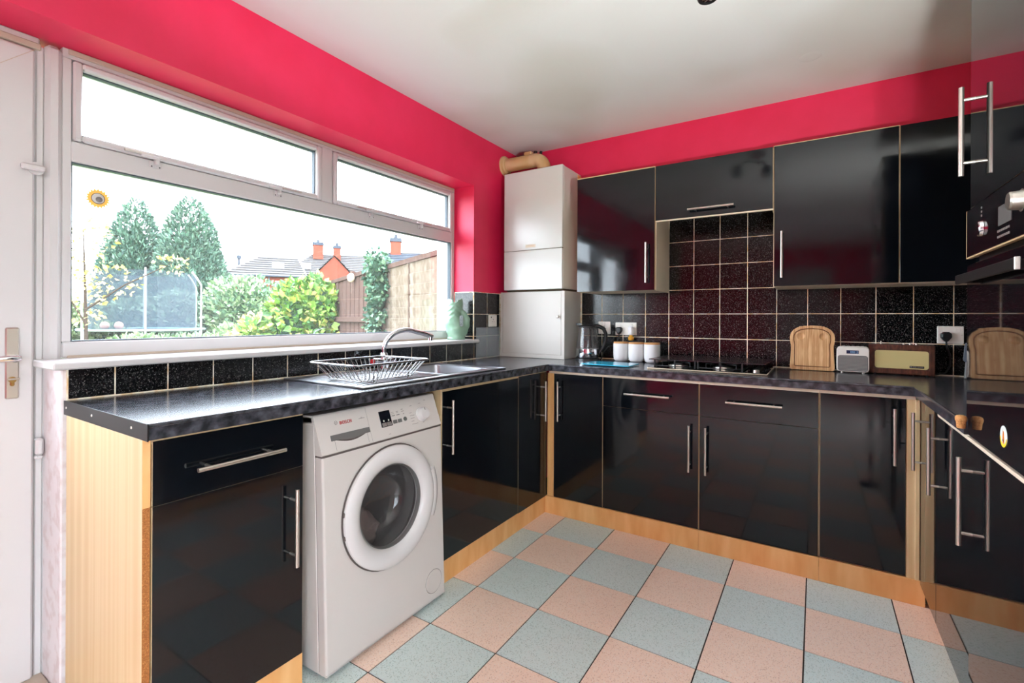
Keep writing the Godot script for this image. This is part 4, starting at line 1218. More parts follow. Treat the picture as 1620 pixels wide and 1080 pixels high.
func build_sink() -> void:
	var y := WT + 0.0045
	var x0 := -1.905
	var x1 := -1.412
	var z0 := -1.19    # drainer end
	var z1 := -2.15
	var bl := [-1.84, -1.475, -1.74, -2.075]   # bowl x0, x1, z near, z far
	var s := thing("sink", "stainless steel inset sink with a ribbed drainer under the window", "sink", Vector3(-1.66, WT, -1.67))
	var p := lb()
	# raised rim and deck
	p.box(Vector3(x0, WT, z0), Vector3(x1, y, bl[2]), 0.002)
	p.box(Vector3(x0, WT, bl[3]), Vector3(x1, y, z1), 0.002)
	p.box(Vector3(x0, WT, bl[2]), Vector3(bl[0], y, bl[3]), 0.0)
	p.box(Vector3(bl[1], WT, bl[2]), Vector3(x1, y, bl[3]), 0.0)
	put("deck", p, M.sink_steel, s)
	var rim := lb()
	rim.tube([Vector3(x0, y, z0), Vector3(x1, y, z0), Vector3(x1, y, z1), Vector3(x0, y, z1)], 0.004, 8, false, true)
	put("rim", rim, M.sink_steel, s)
	var bw := []
	for k in 7:
		var t := k / 6.0
		var inset := 0.0 if k == 0 else 0.012 + 0.03 * t * t
		var dep := y + 0.0005 if k == 0 else y - 0.004 - 0.145 * sqrt(1.0 - (1.0 - t) * (1.0 - t))
		var line := PackedVector3Array()
		var hx: float = (bl[1] - bl[0]) / 2.0 - inset
		var hz: float = (bl[2] - bl[3]) / 2.0 - inset
		for j in 32:
			var a := TAU * j / 32
			var e := 0.28
			line.append(Vector3((bl[0] + bl[1]) / 2.0 + hx * signf(cos(a)) * pow(absf(cos(a)), e), dep, (bl[2] + bl[3]) / 2.0 + hz * signf(sin(a)) * pow(absf(sin(a)), e)))
		bw.append(line)
	var floor_ := PackedVector3Array()
	for j in 32:
		floor_.append(Vector3((bl[0] + bl[1]) / 2.0, y - 0.152, (bl[2] + bl[3]) / 2.0))
	bw.append(floor_)
	put("bowl", lb().rows(bw, true), M.sink_steel, s)
	put("waste", lb().lathe([[0.0, 0.004], [0.02, 0.004], [0.035, 0.006], [0.04, 0.002], [0.04, 0.0]], Vector3((bl[0] + bl[1]) / 2.0, y - 0.15, (bl[2] + bl[3]) / 2.0), Basis(), 24), M.chrome, s)
	var rb := lb()
	for k in 11:
		var x := lerpf(x0 + 0.07, x1 - 0.06, k / 10.0)
		rb.tube([Vector3(x, y + 0.0005, z0 - 0.05), Vector3(x, y + 0.0015, z0 - 0.12), Vector3(x, y + 0.0015, bl[2] + 0.09), Vector3(x, y, bl[2] + 0.02)], [0.001, 0.0042, 0.0042, 0.001], 8)
	put("drainer_ribs", rb, M.sink_steel, s).set_meta("kind", "stuff")

	# mixer tap
	var tz := -1.695
	var tx := -1.853
	var t := thing("tap", "chrome swan-neck mixer tap with a red-ended lever behind the dish rack", "tap", Vector3(tx, WT, tz))
	put("body", mb().lathe([[0.03, y + 0.005], [0.03, y + 0.012], [0.024, y + 0.016], [0.022, 0.965], [0.024, 0.985], [0.022, 0.992], [0.017, 1.006], [0.0, 1.006]], Vector3(tx, 0, tz), Basis(), 28), M.chrome, t)
	var neck := [Vector3(tx, 1.0, tz), Vector3(tx, 1.03, tz)]
	for k in 12:
		var u := (k + 1) / 12.0
		var a := lerpf(PI, PI * 0.36, u)
		neck.append(Vector3(tx + 0.05 * u, 1.03, tz) + Vector3(0, 0.09 * sin(a) , -(0.118 + 0.118 * cos(a)) * 1.0))
	var e: Vector3 = neck[-1]
	neck.append(e + Vector3(0.015, -0.013, -0.055))
	neck.append(e + Vector3(0.028, -0.03, -0.108))
	put("spout", mb().tube(neck, 0.0125, 16), M.chrome, t)
	var tip: Vector3 = neck[-1]
	put("aerator", mb().cyl(tip + Vector3(-0.003, 0.004, 0.012), tip + Vector3(-0.003, -0.022, 0.012), 0.0125, 0.0115, 16), M.chrome, t)
	var lv := mb()
	lv.cyl(Vector3(tx, 0.962, tz), Vector3(tx + 0.004, 0.966, tz + 0.075), 0.015, 0.017, 16)
	lv.cyl(Vector3(tx, 0.962, tz), Vector3(tx - 0.004, 0.966, tz - 0.075), 0.015, 0.017, 16)
	put("lever", lv, M.chrome, t)
	put("hot_cap", mb().cyl(Vector3(tx + 0.004, 0.966, tz + 0.075), Vector3(tx + 0.0045, 0.9665, tz + 0.081), 0.013, 0.011, 16), M.print_red, t, "red hot-water cap")

	# wire dish rack
	var r := thing("dish_rack", "steel wire dish rack standing on the drainer", "dish rack", Vector3(-1.59, WT + 0.01, -1.39))
	var T := [-1.745, -1.44, -1.19, -1.59]   # top rim
	var B := [-1.70, -1.485, -1.25, -1.535]
	var ty := 1.0
	var by := 0.932
	var corner := func(q: Array, yy: float, rad: float) -> Array:
		var pts := []
		for cc in [[q[1] - rad, q[2] - rad, 0.0], [q[0] + rad, q[2] - rad, 1.0], [q[0] + rad, q[3] + rad, 2.0], [q[1] - rad, q[3] + rad, 3.0]]:
			for k in 5:
				var a: float = PI / 2 * (cc[2] + k / 4.0)
				pts.append(Vector3(cc[0] + rad * cos(a), yy, cc[1] + rad * sin(a)))
		return pts
	put("rim", mb().tube(corner.call(T, ty, 0.03), 0.0042, 8, false, true), M.wire_steel, r)
	var wires := mb()
	wires.tube(corner.call(B, by, 0.02), 0.0022, 6, false, true)
	var nx := 9
	var nz := 14
	for k in nx:
		var u := (k + 0.5) / nx
		var xt := lerpf(T[0] + 0.02, T[1] - 0.02, u)
		var xb := lerpf(B[0], B[1], u)
		wires.tube([Vector3(xt, ty, T[2]), Vector3(xb, by + 0.01, B[2] + 0.004), Vector3(xb, by, B[2] - 0.008), Vector3(xb, by, B[3] + 0.008), Vector3(xb, by + 0.01, B[3] - 0.004), Vector3(xt, ty, T[3])], 0.0016, 6)
	for k in nz:
		var u := (k + 0.5) / nz
		var zt2 := lerpf(T[2] - 0.02, T[3] + 0.02, u)
		var zb2 := lerpf(B[2], B[3], u)
		wires.tube([Vector3(T[0], ty, zt2), Vector3(B[0] - 0.004, by + 0.01, zb2), Vector3(B[0] + 0.008, by, zb2), Vector3(B[1] - 0.008, by, zb2), Vector3(B[1] + 0.004, by + 0.01, zb2), Vector3(T[1], ty, zt2)], 0.0016, 6)
	put("wires", wires, M.wire_steel, r).set_meta("kind", "stuff")
	for c in [[T[1], B[1] + 0.012, T[2] - 0.07, B[2] - 0.05], [T[1], B[1] + 0.012, T[3] + 0.07, B[3] + 0.05], [T[0], B[0] - 0.012, T[2] - 0.07, B[2] - 0.05], [T[0], B[0] - 0.012, T[3] + 0.07, B[3] + 0.05]]:
		put("foot", mb().tube([Vector3(lerpf(c[0], c[1], 0.55), 0.955, c[3] - 0.013), Vector3(c[1], WT + 0.016, c[3] - 0.006), Vector3(c[1], WT + 0.0145, c[3]), Vector3(c[1], WT + 0.016, c[3] + 0.006), Vector3(lerpf(c[0], c[1], 0.55), 0.955, c[3] + 0.013)], 0.0022, 6), M.wire_steel, r)

func build_hob() -> void:
	var h := thing("hob", "black gas hob with its dark glass lid lying over the burners", "hob", Vector3(-0.49, WT, -2.87))
	put("base", mb().box(Vector3(-0.787, WT, -2.634), Vector3(-0.203, WT + 0.009, -3.108), 0.004), M.smoked_glass, h)
	put("edge_trim", mb().tube([Vector3(-0.785, WT + 0.004, -2.632), Vector3(-0.2, WT + 0.004, -2.632), Vector3(-0.2, WT + 0.004, -3.11), Vector3(-0.785, WT + 0.004, -3.11)], 0.0035, 6, false, true), M.cream_edge, h)
	for c in [[-0.65, -2.78], [-0.65, -2.99], [-0.42, -2.78], [-0.42, -2.99]]:
		var b := put("burner", mb().lathe([[0.0, 0.024], [0.03, 0.024], [0.034, 0.021], [0.034, 0.014], [0.046, 0.013], [0.048, 0.0]], Vector3(c[0], WT + 0.009, c[1]), Basis(), 24), M.iron, h)
		put("burner_ring", mb().lathe([[0.04, 0.014], [0.05, 0.011], [0.054, 0.0]], Vector3(c[0], WT + 0.009, c[1]), Basis(), 24), M.steel, b)
	for x in [-0.65, -0.42]:
		var g := mb()
		var z0 := -2.685
		var z1 := -3.085
		var pts := [Vector3(x - 0.11, WT + 0.016, z0), Vector3(x + 0.105, WT + 0.016, z0), Vector3(x + 0.105, WT + 0.016, z1), Vector3(x - 0.11, WT + 0.016, z1)]
		g.tube(pts, 0.005, 6, false, true)
		for p in pts + [Vector3(x, WT + 0.016, z0), Vector3(x, WT + 0.016, z1)]:
			g.box(p + Vector3(-0.004, -0.007, -0.004), p + Vector3(0.004, 0.034, 0.004), 0.001)
		for q in [-2.78, -2.99]:
			for k in 4:
				var a := PI / 4 + PI / 2 * k
				g.box(Vector3(x + 0.03 * cos(a), WT + 0.03, q + 0.03 * sin(a)) - Vector3(0.003, 0, 0.003), Vector3(x + 0.03 * cos(a), WT + 0.04, q + 0.03 * sin(a)) + Vector3(0.003, 0, 0.003))
				g.tube([Vector3(x + 0.03 * cos(a), WT + 0.036, q + 0.03 * sin(a)), Vector3(x + 0.105 * cos(a), WT + 0.036, q + 0.095 * sin(a)), Vector3(x + 0.105 * cos(a), WT + 0.012, q + 0.095 * sin(a))], 0.0035, 6)
		put("pan_support", g, M.iron, h)
	for k in 5:
		put("knob", mb().lathe([[0.0, 0.012], [0.012, 0.012], [0.0145, 0.01], [0.015, 0.0]], Vector3(-0.252, WT + 0.009, -2.69 - 0.055 * k), Basis(), 18), M.steel if k < 1 else M.iron, h)
	put("lid", mb().prism(PackedVector2Array([Vector2(-0.802, -2.715), Vector2(-0.215, -2.715), Vector2(-0.198, -3.10), Vector2(-0.79, -3.10)]), Vector3(0, 0.9525, 0), Vector3(1, 0, 0), Vector3(0, 0, 1), -0.005), M.lid_glass, h, "dark glass lid")

# ------------------------------------------------------------------ small things on the worktops
func rrect(x0: float, y0: float, x1: float, y1: float, r: float, n := 5) -> PackedVector2Array:
	var p := PackedVector2Array()
	for c in [[x1 - r, y1 - r, 0.0], [x0 + r, y1 - r, 1.0], [x0 + r, y0 + r, 2.0], [x1 - r, y0 + r, 3.0]]:
		for k in n + 1:
			var a: float = PI / 2 * (c[2] + float(k) / n)
			p.append(Vector2(c[0] + r * cos(a), c[1] + r * sin(a)))
	return p

func face_frame(o: Vector3, turn: float) -> Array:
	# origin, right and up of something that stands facing the room (+z), turned about y
	var b := Basis(Vector3.UP, turn)
	return [o, b.x, b.y]

func build_worktop_things() -> void:
	# kettle
	var kx := -1.298
	var kz := -2.985
	var k := thing("kettle", "smoky glass jug kettle with a black handle beside the boiler cupboard", "kettle", Vector3(kx, WT, kz))
	put("power_base", mb().lathe([[0.0, 0.014], [0.07, 0.014], [0.082, 0.01], [0.084, 0.0]], Vector3(kx, WT, kz), Basis(), 36), M.black_plastic, k)
	put("collar", mb().lathe([[0.0, 0.016], [0.074, 0.016], [0.078, 0.022], [0.0775, 0.058], [0.0765, 0.074]], Vector3(kx, WT, kz), Basis(), 40), M.chrome, k)
	put("jug", mb().lathe([[0.0765, 0.074], [0.0755, 0.085], [0.0715, 0.13], [0.064, 0.18], [0.056, 0.222]], Vector3(kx, WT, kz), Basis(), 40), M.kettle_glass, k)
	put("inner_floor", mb().lathe([[0.0, 0.073], [0.076, 0.073]], Vector3(kx, WT, kz), Basis(), 30), M.steel, k)
	put("lid", mb().lathe([[0.0, 0.236], [0.03, 0.235], [0.05, 0.23], [0.058, 0.225], [0.0575, 0.216]], Vector3(kx, WT, kz), Basis(), 36), M.black_plastic, k)
	put("spout", mb().prism(PackedVector2Array([Vector2(-0.03, 0), Vector2(0.03, 0), Vector2(0.0, 0.034)]), Vector3(kx - 0.04, WT + 0.232, kz + 0.016), Vector3(0.5, 0, 0.85), Vector3(-0.85, 0, 0.5), -0.014), M.black_plastic, k)
	var hd := Vector3(0.86, 0, -0.5)
	var hp := []
	for q in [[0.04, 0.226], [0.075, 0.226], [0.108, 0.21], [0.124, 0.175], [0.122, 0.13], [0.106, 0.085], [0.085, 0.055], [0.07, 0.045]]:
		hp.append(Vector3(kx, WT, kz) + hd * q[0] + Vector3.UP * q[1])
	put("handle", mb().tube(hp, [0.013, 0.014, 0.0135, 0.012, 0.0115, 0.011, 0.012, 0.014], 14), M.black_plastic, k)
	put("gauge", mb().box(Vector3(-0.006, 0.078, 0.066), Vector3(0.006, 0.2, 0.07), 0.002, Transform3D(Basis(Vector3.UP, 0.9) * Basis(Vector3.RIGHT, -0.12), Vector3(kx, WT, kz))), M.black_plastic, k)

	# canisters
	var lab := ["white ceramic canister with a wooden lid, nearest the kettle", "white ceramic canister with a wooden lid, in the middle of three", "white ceramic canister with a wooden lid, nearest the hob"]
	var c0: Node3D
	for i in 3:
		var at := Vector3(-1.079 + 0.1035 * i, WT, -3.03 + 0.005 * i)
		var c: Node3D
		if i == 0:
			c = thing("canister", lab[0], "canister", at, "canisters by the kettle")
			put("pot", mb().lathe([[0.0, 0.0], [0.032, 0.0], [0.04, 0.004], [0.046, 0.014], [0.049, 0.03], [0.05, 0.06], [0.0495, 0.113], [0.047, 0.116]], at, Basis(), 36), M.ceramic, c)
			put("lid", mb().lathe([[0.048, 0.115], [0.0485, 0.117], [0.0485, 0.124], [0.047, 0.126], [0.0, 0.126]], at, Basis(), 36), M.lid_wood, c)
			c0 = c
		else:
			c = c0.duplicate()
			c.name = numbered("canister")
			add_child(c, true)
			c.position = at
			c.set_meta("label", lab[i])

	# cyan glass board lying flat
	single("chopping_board", mb().prism(rrect(-1.178, -2.812, -0.885, -2.61, 0.012), Vector3(0, WT + 0.0055, 0), Vector3(1, 0, 0), Vector3(0, 0, 1), -0.005), M.cyan_glass, Vector3(-1.03, WT, -2.71), "flat turquoise glass chopping board in front of the kettle", "chopping board", "", "")

	# upright boards
	var b := local(thing("chopping_board", "pale wooden board with two round hollows propped against the tiles", "chopping board", Vector3(-0.017, WT + 0.0005, -3.062)))
	b.rotation.x = -0.17
	var sh := PackedVector2Array()
	for q in [[0.094, 0.0], [0.102, 0.006], [0.103, 0.02], [0.1005, 0.06], [0.0985, 0.1], [0.0985, 0.13], [0.103, 0.155], [0.1045, 0.178], [0.1, 0.2], [0.088, 0.219], [0.068, 0.233], [0.038, 0.2415], [0.0, 0.244]]:
		sh.append(Vector2(q[0], q[1]))
	for i in range(sh.size() - 2, -1, -1):
		sh.append(Vector2(-sh[i].x, sh[i].y))
	var bt := 0.017
	# the slab with its juice groove and two hollows cut out of the face
	var slab := CSGPolygon3D.new()
	slab.name = "board"
	slab.polygon = sh
	slab.depth = bt
	slab.position = Vector3(0, 0, bt)     # CSGPolygon3D runs towards -z
	slab.material = M.board_wood
	slab.material_override = M.board_wood
	var half := [[0.0, 0.017], [0.08, 0.017], [0.084, 0.021], [0.084, 0.1], [0.0825, 0.135], [0.0885, 0.165], [0.0875, 0.189], [0.076, 0.2095], [0.056, 0.2215], [0.03, 0.2275], [0.0, 0.2295]]
	var ring_out := PackedVector2Array()
	for q in half:
		ring_out.append(Vector2(q[0], q[1]))
	for i in range(half.size() - 2, 0, -1):
		ring_out.append(Vector2(-half[i][0], half[i][1]))
	var ring_in: PackedVector2Array = Geometry2D.offset_polygon(ring_out, -0.0055)[0]
	if Geometry2D.is_polygon_clockwise(ring_in):
		ring_in.reverse()
	var gv := CSGPolygon3D.new()
	gv.name = "groove_cut"
	gv.polygon = ring_out
	gv.depth = 0.0045
	gv.operation = CSGShape3D.OPERATION_SUBTRACTION
	gv.position = Vector3(0, 0, 0.001)
	var gi := CSGPolygon3D.new()
	gi.name = "groove_island"
	gi.polygon = ring_in
	gi.depth = 0.02
	gi.position = Vector3(0, 0, 0.005)
	gi.operation = CSGShape3D.OPERATION_SUBTRACTION
	gv.add_child(gi)
	slab.add_child(gv)
	for s in [-0.052, 0.053]:
		var sph := CSGSphere3D.new()
		sph.name = "hollow_cut"
		sph.radius = 0.03
		sph.radial_segments = 32
		sph.rings = 24
		sph.position = Vector3(s, 0.184, 0.0225)
		sph.operation = CSGShape3D.OPERATION_SUBTRACTION
		slab.add_child(sph)
	b.add_child(slab, true)
	var mid := []
	for q in half:
		mid.append(Vector3(q[0] * 0.968, lerpf(0.12, q[1], 0.975), bt - 0.0022))
	for i in range(half.size() - 2, 0, -1):
		mid.append(Vector3(-half[i][0] * 0.968, lerpf(0.12, half[i][1], 0.975), bt - 0.0022))
	put("juice_groove", mb().tube(mid, 0.0021, 6, false, true), M.groove_wood, b, "dark juice groove round the board")
	var b2 := local(thing("chopping_board", "square-topped wooden board standing behind the round-shouldered one", "chopping board", Vector3(-0.03, WT + 0.0005, -3.1)))
	b2.rotation.x = -0.14
	put("board", mb().prism(rrect(-0.05, 0.0, 0.073, 0.2385, 0.004, 2), Vector3.ZERO, Vector3(1, 0, 0), Vector3(0, 1, 0), 0.014, 0.002), M.board_wood, b2)

	# small white digital radio
	var d := local(thing("digital_radio", "small white digital radio with a grey grille and blue display", "radio", Vector3(0.165, WT, -3.075)))
	d.rotation.y = -0.06
	put("case", mb().prism(rrect(-0.069, 0.006, 0.069, 0.136, 0.017), Vector3(0, 0, -0.035), Vector3(1, 0, 0), Vector3(0, 1, 0), 0.082, 0.003), M.socket_white, d)
	var gr := put("grille", mb().prism(rrect(-0.0635, 0.0105, 0.0635, 0.091, 0.011), Vector3(0, 0, 0.0455), Vector3(1, 0, 0), Vector3(0, 1, 0), 0.0022), M.grey_plastic, d)
	var rb := mb()
	for i in 11:
		rb.box(Vector3(-0.061, 0.0155 + 0.0068 * i, 0.047), Vector3(0.061, 0.019 + 0.0068 * i, 0.0489), 0.0005)
	put("slats", rb, M.pale_mark, gr)
	gr.get_node("slats").set_meta("kind", "stuff")
	var ds := put("display", mb().box(Vector3(-0.0265, 0.1, 0.0465), Vector3(0.0255, 0.1175, 0.0482), 0.0006), M.lcd_blue, d)
	var dg := mb()
	for x in [-0.008, -0.0025, 0.003, 0.0085]:
		dg.box(Vector3(x - 0.0009, 0.1035, 0.048), Vector3(x + 0.0009, 0.1145, 0.0486))
	for q in [[0.0155, 0.1135, 0.021, 0.1145], [0.0155, 0.1085, 0.021, 0.1095], [0.0155, 0.1035, 0.021, 0.1045], [0.02, 0.1035, 0.021, 0.1145]]:
		dg.box(Vector3(q[0], q[1], 0.048), Vector3(q[2], q[3], 0.0486))
	put("digits", dg, M.lcd_digit, ds).set_meta("kind", "stuff")
	for i in 5:
		put("button", mb().box(Vector3(-0.045 + 0.02 * i, 0.135, -0.006), Vector3(-0.032 + 0.02 * i, 0.1385, 0.006), 0.001), M.socket_white, d)
	for s in [-0.045, 0.045]:
		put("foot", mb().cyl(Vector3(s, 0.0, 0.03), Vector3(s, 0.0075, 0.03), 0.006, 0.006, 10), M.socket_white, d)
	put("back_foot", mb().box(Vector3(-0.05, 0.0, -0.028), Vector3(0.05, 0.007, -0.02)), M.socket_white, d)

	# wooden radio
	var r := local(thing("wooden_radio", "old walnut-cased radio with a cream cloth front", "radio", Vector3(0.362, WT, -3.085)))
	r.rotation.y = -0.1
	var hw := 0.1285
	put("case", mb().box(Vector3(-hw, 0.007, -0.04), Vector3(hw, 0.152, 0.045), 0.002), M.walnut, r)
	put("front_frame", mb().box(Vector3(-hw, 0.007, 0.043), Vector3(hw, 0.03, 0.05), 0.0015).box(Vector3(-hw, 0.128, 0.043), Vector3(hw, 0.152, 0.05), 0.0015).box(Vector3(-hw, 0.007, 0.043), Vector3(-hw + 0.02, 0.152, 0.05), 0.0015).box(Vector3(hw - 0.02, 0.007, 0.043), Vector3(hw, 0.152, 0.05), 0.0015), M.walnut, r)
	put("speaker_cloth", mb().prism(rrect(-hw + 0.026, 0.034, hw - 0.023, 0.123, 0.012), Vector3(0, 0, 0.0445), Vector3(1, 0, 0), Vector3(0, 1, 0), 0.003), M.speaker_cloth, r)
	var bd := put("badge", mb().box(Vector3(0.034, 0.039, 0.0475), Vector3(0.089, 0.05, 0.0495), 0.0008), M.iron, r)
	put("badge_print", mb().box(Vector3(0.037, 0.0425, 0.0494), Vector3(0.042, 0.0475, 0.0499)).box(Vector3(0.045, 0.044, 0.0494), Vector3(0.06, 0.0465, 0.0499)).box(Vector3(0.063, 0.0445, 0.0494), Vector3(0.085, 0.046, 0.0499)), M.pale_mark, bd).set_meta("kind", "stuff")
	for x in [-0.078, 0.012, 0.036, 0.06]:
		put("knob", mb().cyl(Vector3(x, 0.151, 0.015), Vector3(x, 0.168 if x < 0 else 0.16, 0.015), 0.003 if x < 0 else 0.0045, -1.0, 12), M.steel, r)
	for s in [[-0.1, 0.035], [0.1, 0.035], [-0.1, -0.03], [0.1, -0.03]]:
		put("foot", mb().cyl(Vector3(s[0], 0, s[1]), Vector3(s[0], 0.008, s[1]), 0.006, 0.007, 10), M.iron, r)

	# grey paddle leaning in the corner
	var u := local(thing("spatula", "grey plastic spatula leaning in the corner behind the oven housing", "spatula", Vector3(0.60, WT, -3.03)))
	u.rotation.z = -0.1
	u.rotation.x = -0.12
	put("blade", mb().prism(rrect(-0.022, 0.075, 0.026, 0.175, 0.018), Vector3(0, 0, 0), Vector3(1, 0, 0), Vector3(0, 1, 0), 0.005, 0.001), M.utensil_grey, u)
	put("handle", mb().tube([Vector3(0.003, 0.165, 0.0025), Vector3(0.003, 0.26, 0.0025)], [0.006, 0.007], 10), M.utensil_grey, u)
	put("stand", mb().box(Vector3(-0.012, 0.0, -0.008), Vector3(0.02, 0.08, 0.012), 0.003), M.grey_plastic, u)

# ------------------------------------------------------------------ sill
func smin(a: float, b: float, k: float) -> float:
	var h := clampf(0.5 + 0.5 * (b - a) / k, 0.0, 1.0)
	return lerpf(b, a, h) - k * h * (1.0 - h)

func capsule(p: Vector3, a: Vector3, b: Vector3, ra: float, rb: float) -> float:
	var d := b - a
	var t := clampf((p - a).dot(d) / d.length_squared(), 0.0, 1.0)
	return (p - a - d * t).length() - lerpf(ra, rb, t)

func surface_nets(f: Callable, lo: Vector3, hi: Vector3, cell: float) -> MB:
	var n := Vector3i(((hi - lo) / cell).ceil()) + Vector3i.ONE
	var val := PackedFloat32Array()
	val.resize(n.x * n.y * n.z)
	for z in n.z:
		for y in n.y:
			for x in n.x:
				val[x + n.x * (y + n.y * z)] = f.call(lo + Vector3(x, y, z) * cell)
	var at := {}
	var nor := {}
	for z in n.z - 1:
		for y in n.y - 1:
			for x in n.x - 1:
				var s := Vector3.ZERO
				var c := 0
				for e in [[0, 0, 0, 1, 0, 0], [0, 1, 0, 1, 1, 0], [0, 0, 1, 1, 0, 1], [0, 1, 1, 1, 1, 1], [0, 0, 0, 0, 1, 0], [1, 0, 0, 1, 1, 0], [0, 0, 1, 0, 1, 1], [1, 0, 1, 1, 1, 1], [0, 0, 0, 0, 0, 1], [1, 0, 0, 1, 0, 1], [0, 1, 0, 0, 1, 1], [1, 1, 0, 1, 1, 1]]:
					var a := val[x + e[0] + n.x * (y + e[1] + n.y * (z + e[2]))]
					var b := val[x + e[3] + n.x * (y + e[4] + n.y * (z + e[5]))]
					if (a < 0.0) != (b < 0.0):
						s += Vector3(e[0], e[1], e[2]).lerp(Vector3(e[3], e[4], e[5]), a / (a - b))
						c += 1
				if c:
					var k := Vector3i(x, y, z)
					var p := lo + (Vector3(k) + s / c) * cell
					at[k] = p
					var h := cell * 0.5
					nor[k] = Vector3(f.call(p + Vector3(h, 0, 0)) - f.call(p - Vector3(h, 0, 0)), f.call(p + Vector3(0, h, 0)) - f.call(p - Vector3(0, h, 0)), f.call(p + Vector3(0, 0, h)) - f.call(p - Vector3(0, 0, h))).normalized()
	var m := mb()
	for k in at:
		for ax in 3:
			var d := Vector3i.ZERO
			d[ax] = 1
			var u := Vector3i.ZERO
			u[(ax + 1) % 3] = 1
			var w := Vector3i.ZERO
			w[(ax + 2) % 3] = 1
			var q: Vector3i = k + d
			if q.x >= n.x or q.y >= n.y or q.z >= n.z:
				continue
			var a := val[k.x + n.x * (k.y + n.y * k.z)]
			var b := val[q.x + n.x * (q.y + n.y * q.z)]
			if (a < 0.0) == (b < 0.0) or not (at.has(k - u) and at.has(k - w) and at.has(k - u - w)):
				continue
			var c := [k, k - u, k - u - w, k - w]
			if a >= 0.0:
				c.reverse()
			m.tri(at[c[0]], at[c[1]], at[c[2]], nor[c[0]], nor[c[1]], nor[c[2]])
			m.tri(at[c[0]], at[c[2]], at[c[3]], nor[c[0]], nor[c[2]], nor[c[3]])
	return m

func jug_shape(p: Vector3) -> float:
	# x to the right as one faces it, y up, z towards the room; a fish standing on its belly, tail curled up as the handle
	var q := Vector3(p.x, p.y, p.z * 1.12)
	var d := capsule(q, Vector3(-0.002, 0.078, 0), Vector3(-0.014, 0.105, 0), 0.070, 0.062)
	d = smin(d, capsule(q, Vector3(-0.02, 0.12, 0), Vector3(-0.016, 0.19, 0), 0.050, 0.042), 0.03)
	d = smin(d, capsule(q, Vector3(-0.014, 0.19, 0), Vector3(-0.008, 0.24, 0), 0.041, 0.047), 0.02)
	d = smin(d, capsule(q, Vector3(-0.032, 0.225, 0), Vector3(-0.048, 0.258, 0), 0.018, 0.009), 0.02)
	d = smin(d, capsule(q, Vector3(0.02, 0.225, 0), Vector3(0.032, 0.268, 0), 0.022, 0.007), 0.02)
	d = smin(d, capsule(q, Vector3(0.04, 0.062, 0), Vector3(0.064, 0.095, 0), 0.040, 0.024), 0.02)
	d = smin(d, capsule(q, Vector3(0.064, 0.095, 0), Vector3(0.071, 0.135, 0), 0.023, 0.019), 0.012)
	d = smin(d, capsule(q, Vector3(0.071, 0.135, 0), Vector3(0.052, 0.172, 0), 0.018, 0.015), 0.012)
	d = smin(d, capsule(q, Vector3(0.052, 0.172, 0), Vector3(0.028, 0.195, 0), 0.015, 0.014), 0.012)
	d = smin(d, capsule(q, Vector3(0, 0.01, 0), Vector3(0, 0.016, 0), 0.060, 0.056), 0.012)
	d = maxf(d, -capsule(q, Vector3(-0.01, 0.235, 0), Vector3(-0.006, 0.31, 0), 0.026, 0.05))       # the open mouth
	d = maxf(d, -capsule(q, Vector3(-0.008, 0.263, -0.1), Vector3(-0.008, 0.263, 0.1), 0.016, 0.016))  # its notch
	d = maxf(d, 0.0125 - capsule(Vector3(p.x, p.y, 0), Vector3(0.033, 0.1, 0), Vector3(0.033, 0.15, 0), 0.0, 0.0))   # through the loop of the tail
	d = maxf(d, 0.0 - p.y)
	# scales and fins pressed into the clay
	d += 0.0016 * sin(p.y * 190.0 + absf(p.x + 0.012) * 120.0) * clampf((p.y - 0.12) * 30.0, 0.0, 1.0) * clampf((0.25 - p.y) * 30.0, 0.0, 1.0) * clampf((0.03 - p.x) * 60.0, 0.0, 1.0)
	return d

func build_sill_things() -> void:
	var j := local(thing("fish_jug", "sea-green glazed jug shaped like a leaping fish, on the window sill", "jug", Vector3(-2.022, 1.041, -2.482)))
	j.rotation.y = 0.6865
	put("body", surface_nets(jug_shape, Vector3(-0.09, -0.004, -0.075), Vector3(0.1, 0.28, 0.075), 0.004), M.sea_green, j)

	# sunflower suncatcher on the glass
	var s := local(thing("suncatcher", "yellow sunflower suncatcher stuck high on the big pane", "ornament", Vector3(-2.1535, 1.601, -0.637)))
	s.rotation.y = PI / 2
	var pet := mb()
	for k in 20:
		var a := TAU * k / 20.0
		var d := Vector2(cos(a), sin(a))
		var e := Vector2(-d.y, d.x)
		pet.prism(PackedVector2Array([d * 0.016 - e * 0.005, d * 0.026 - e * 0.0058, d * 0.0365, d * 0.026 + e * 0.0058, d * 0.016 + e * 0.005]), Vector3(0, 0, 0.0002 * (k % 2)), Vector3(1, 0, 0), Vector3(0, 1, 0), 0.0012)
	put("petals", pet, M.petal, s)
	put("disc", mb().lathe([[0.0, 0.004], [0.015, 0.003], [0.0185, 0.0016], [0.019, 0.0]], Vector3.ZERO, Basis(Vector3(1, 0, 0), PI / 2), 28), M.boiler_white, s)
	put("face", mb().lathe([[0.0, 0.0065], [0.006, 0.0055], [0.0105, 0.003]], Vector3(0.002, -0.003, 0), Basis(Vector3(1, 0, 0), PI / 2), 20), M.print_grey, s)
	var rp := []
	for k in 24:
		var a := TAU * k / 24.0
		rp.append(Vector3(0.0188 * cos(a), 0.0188 * sin(a), 0.0014))
	put("rim", mb().tube(rp, 0.0009, 6, false, true), M.iron, s)

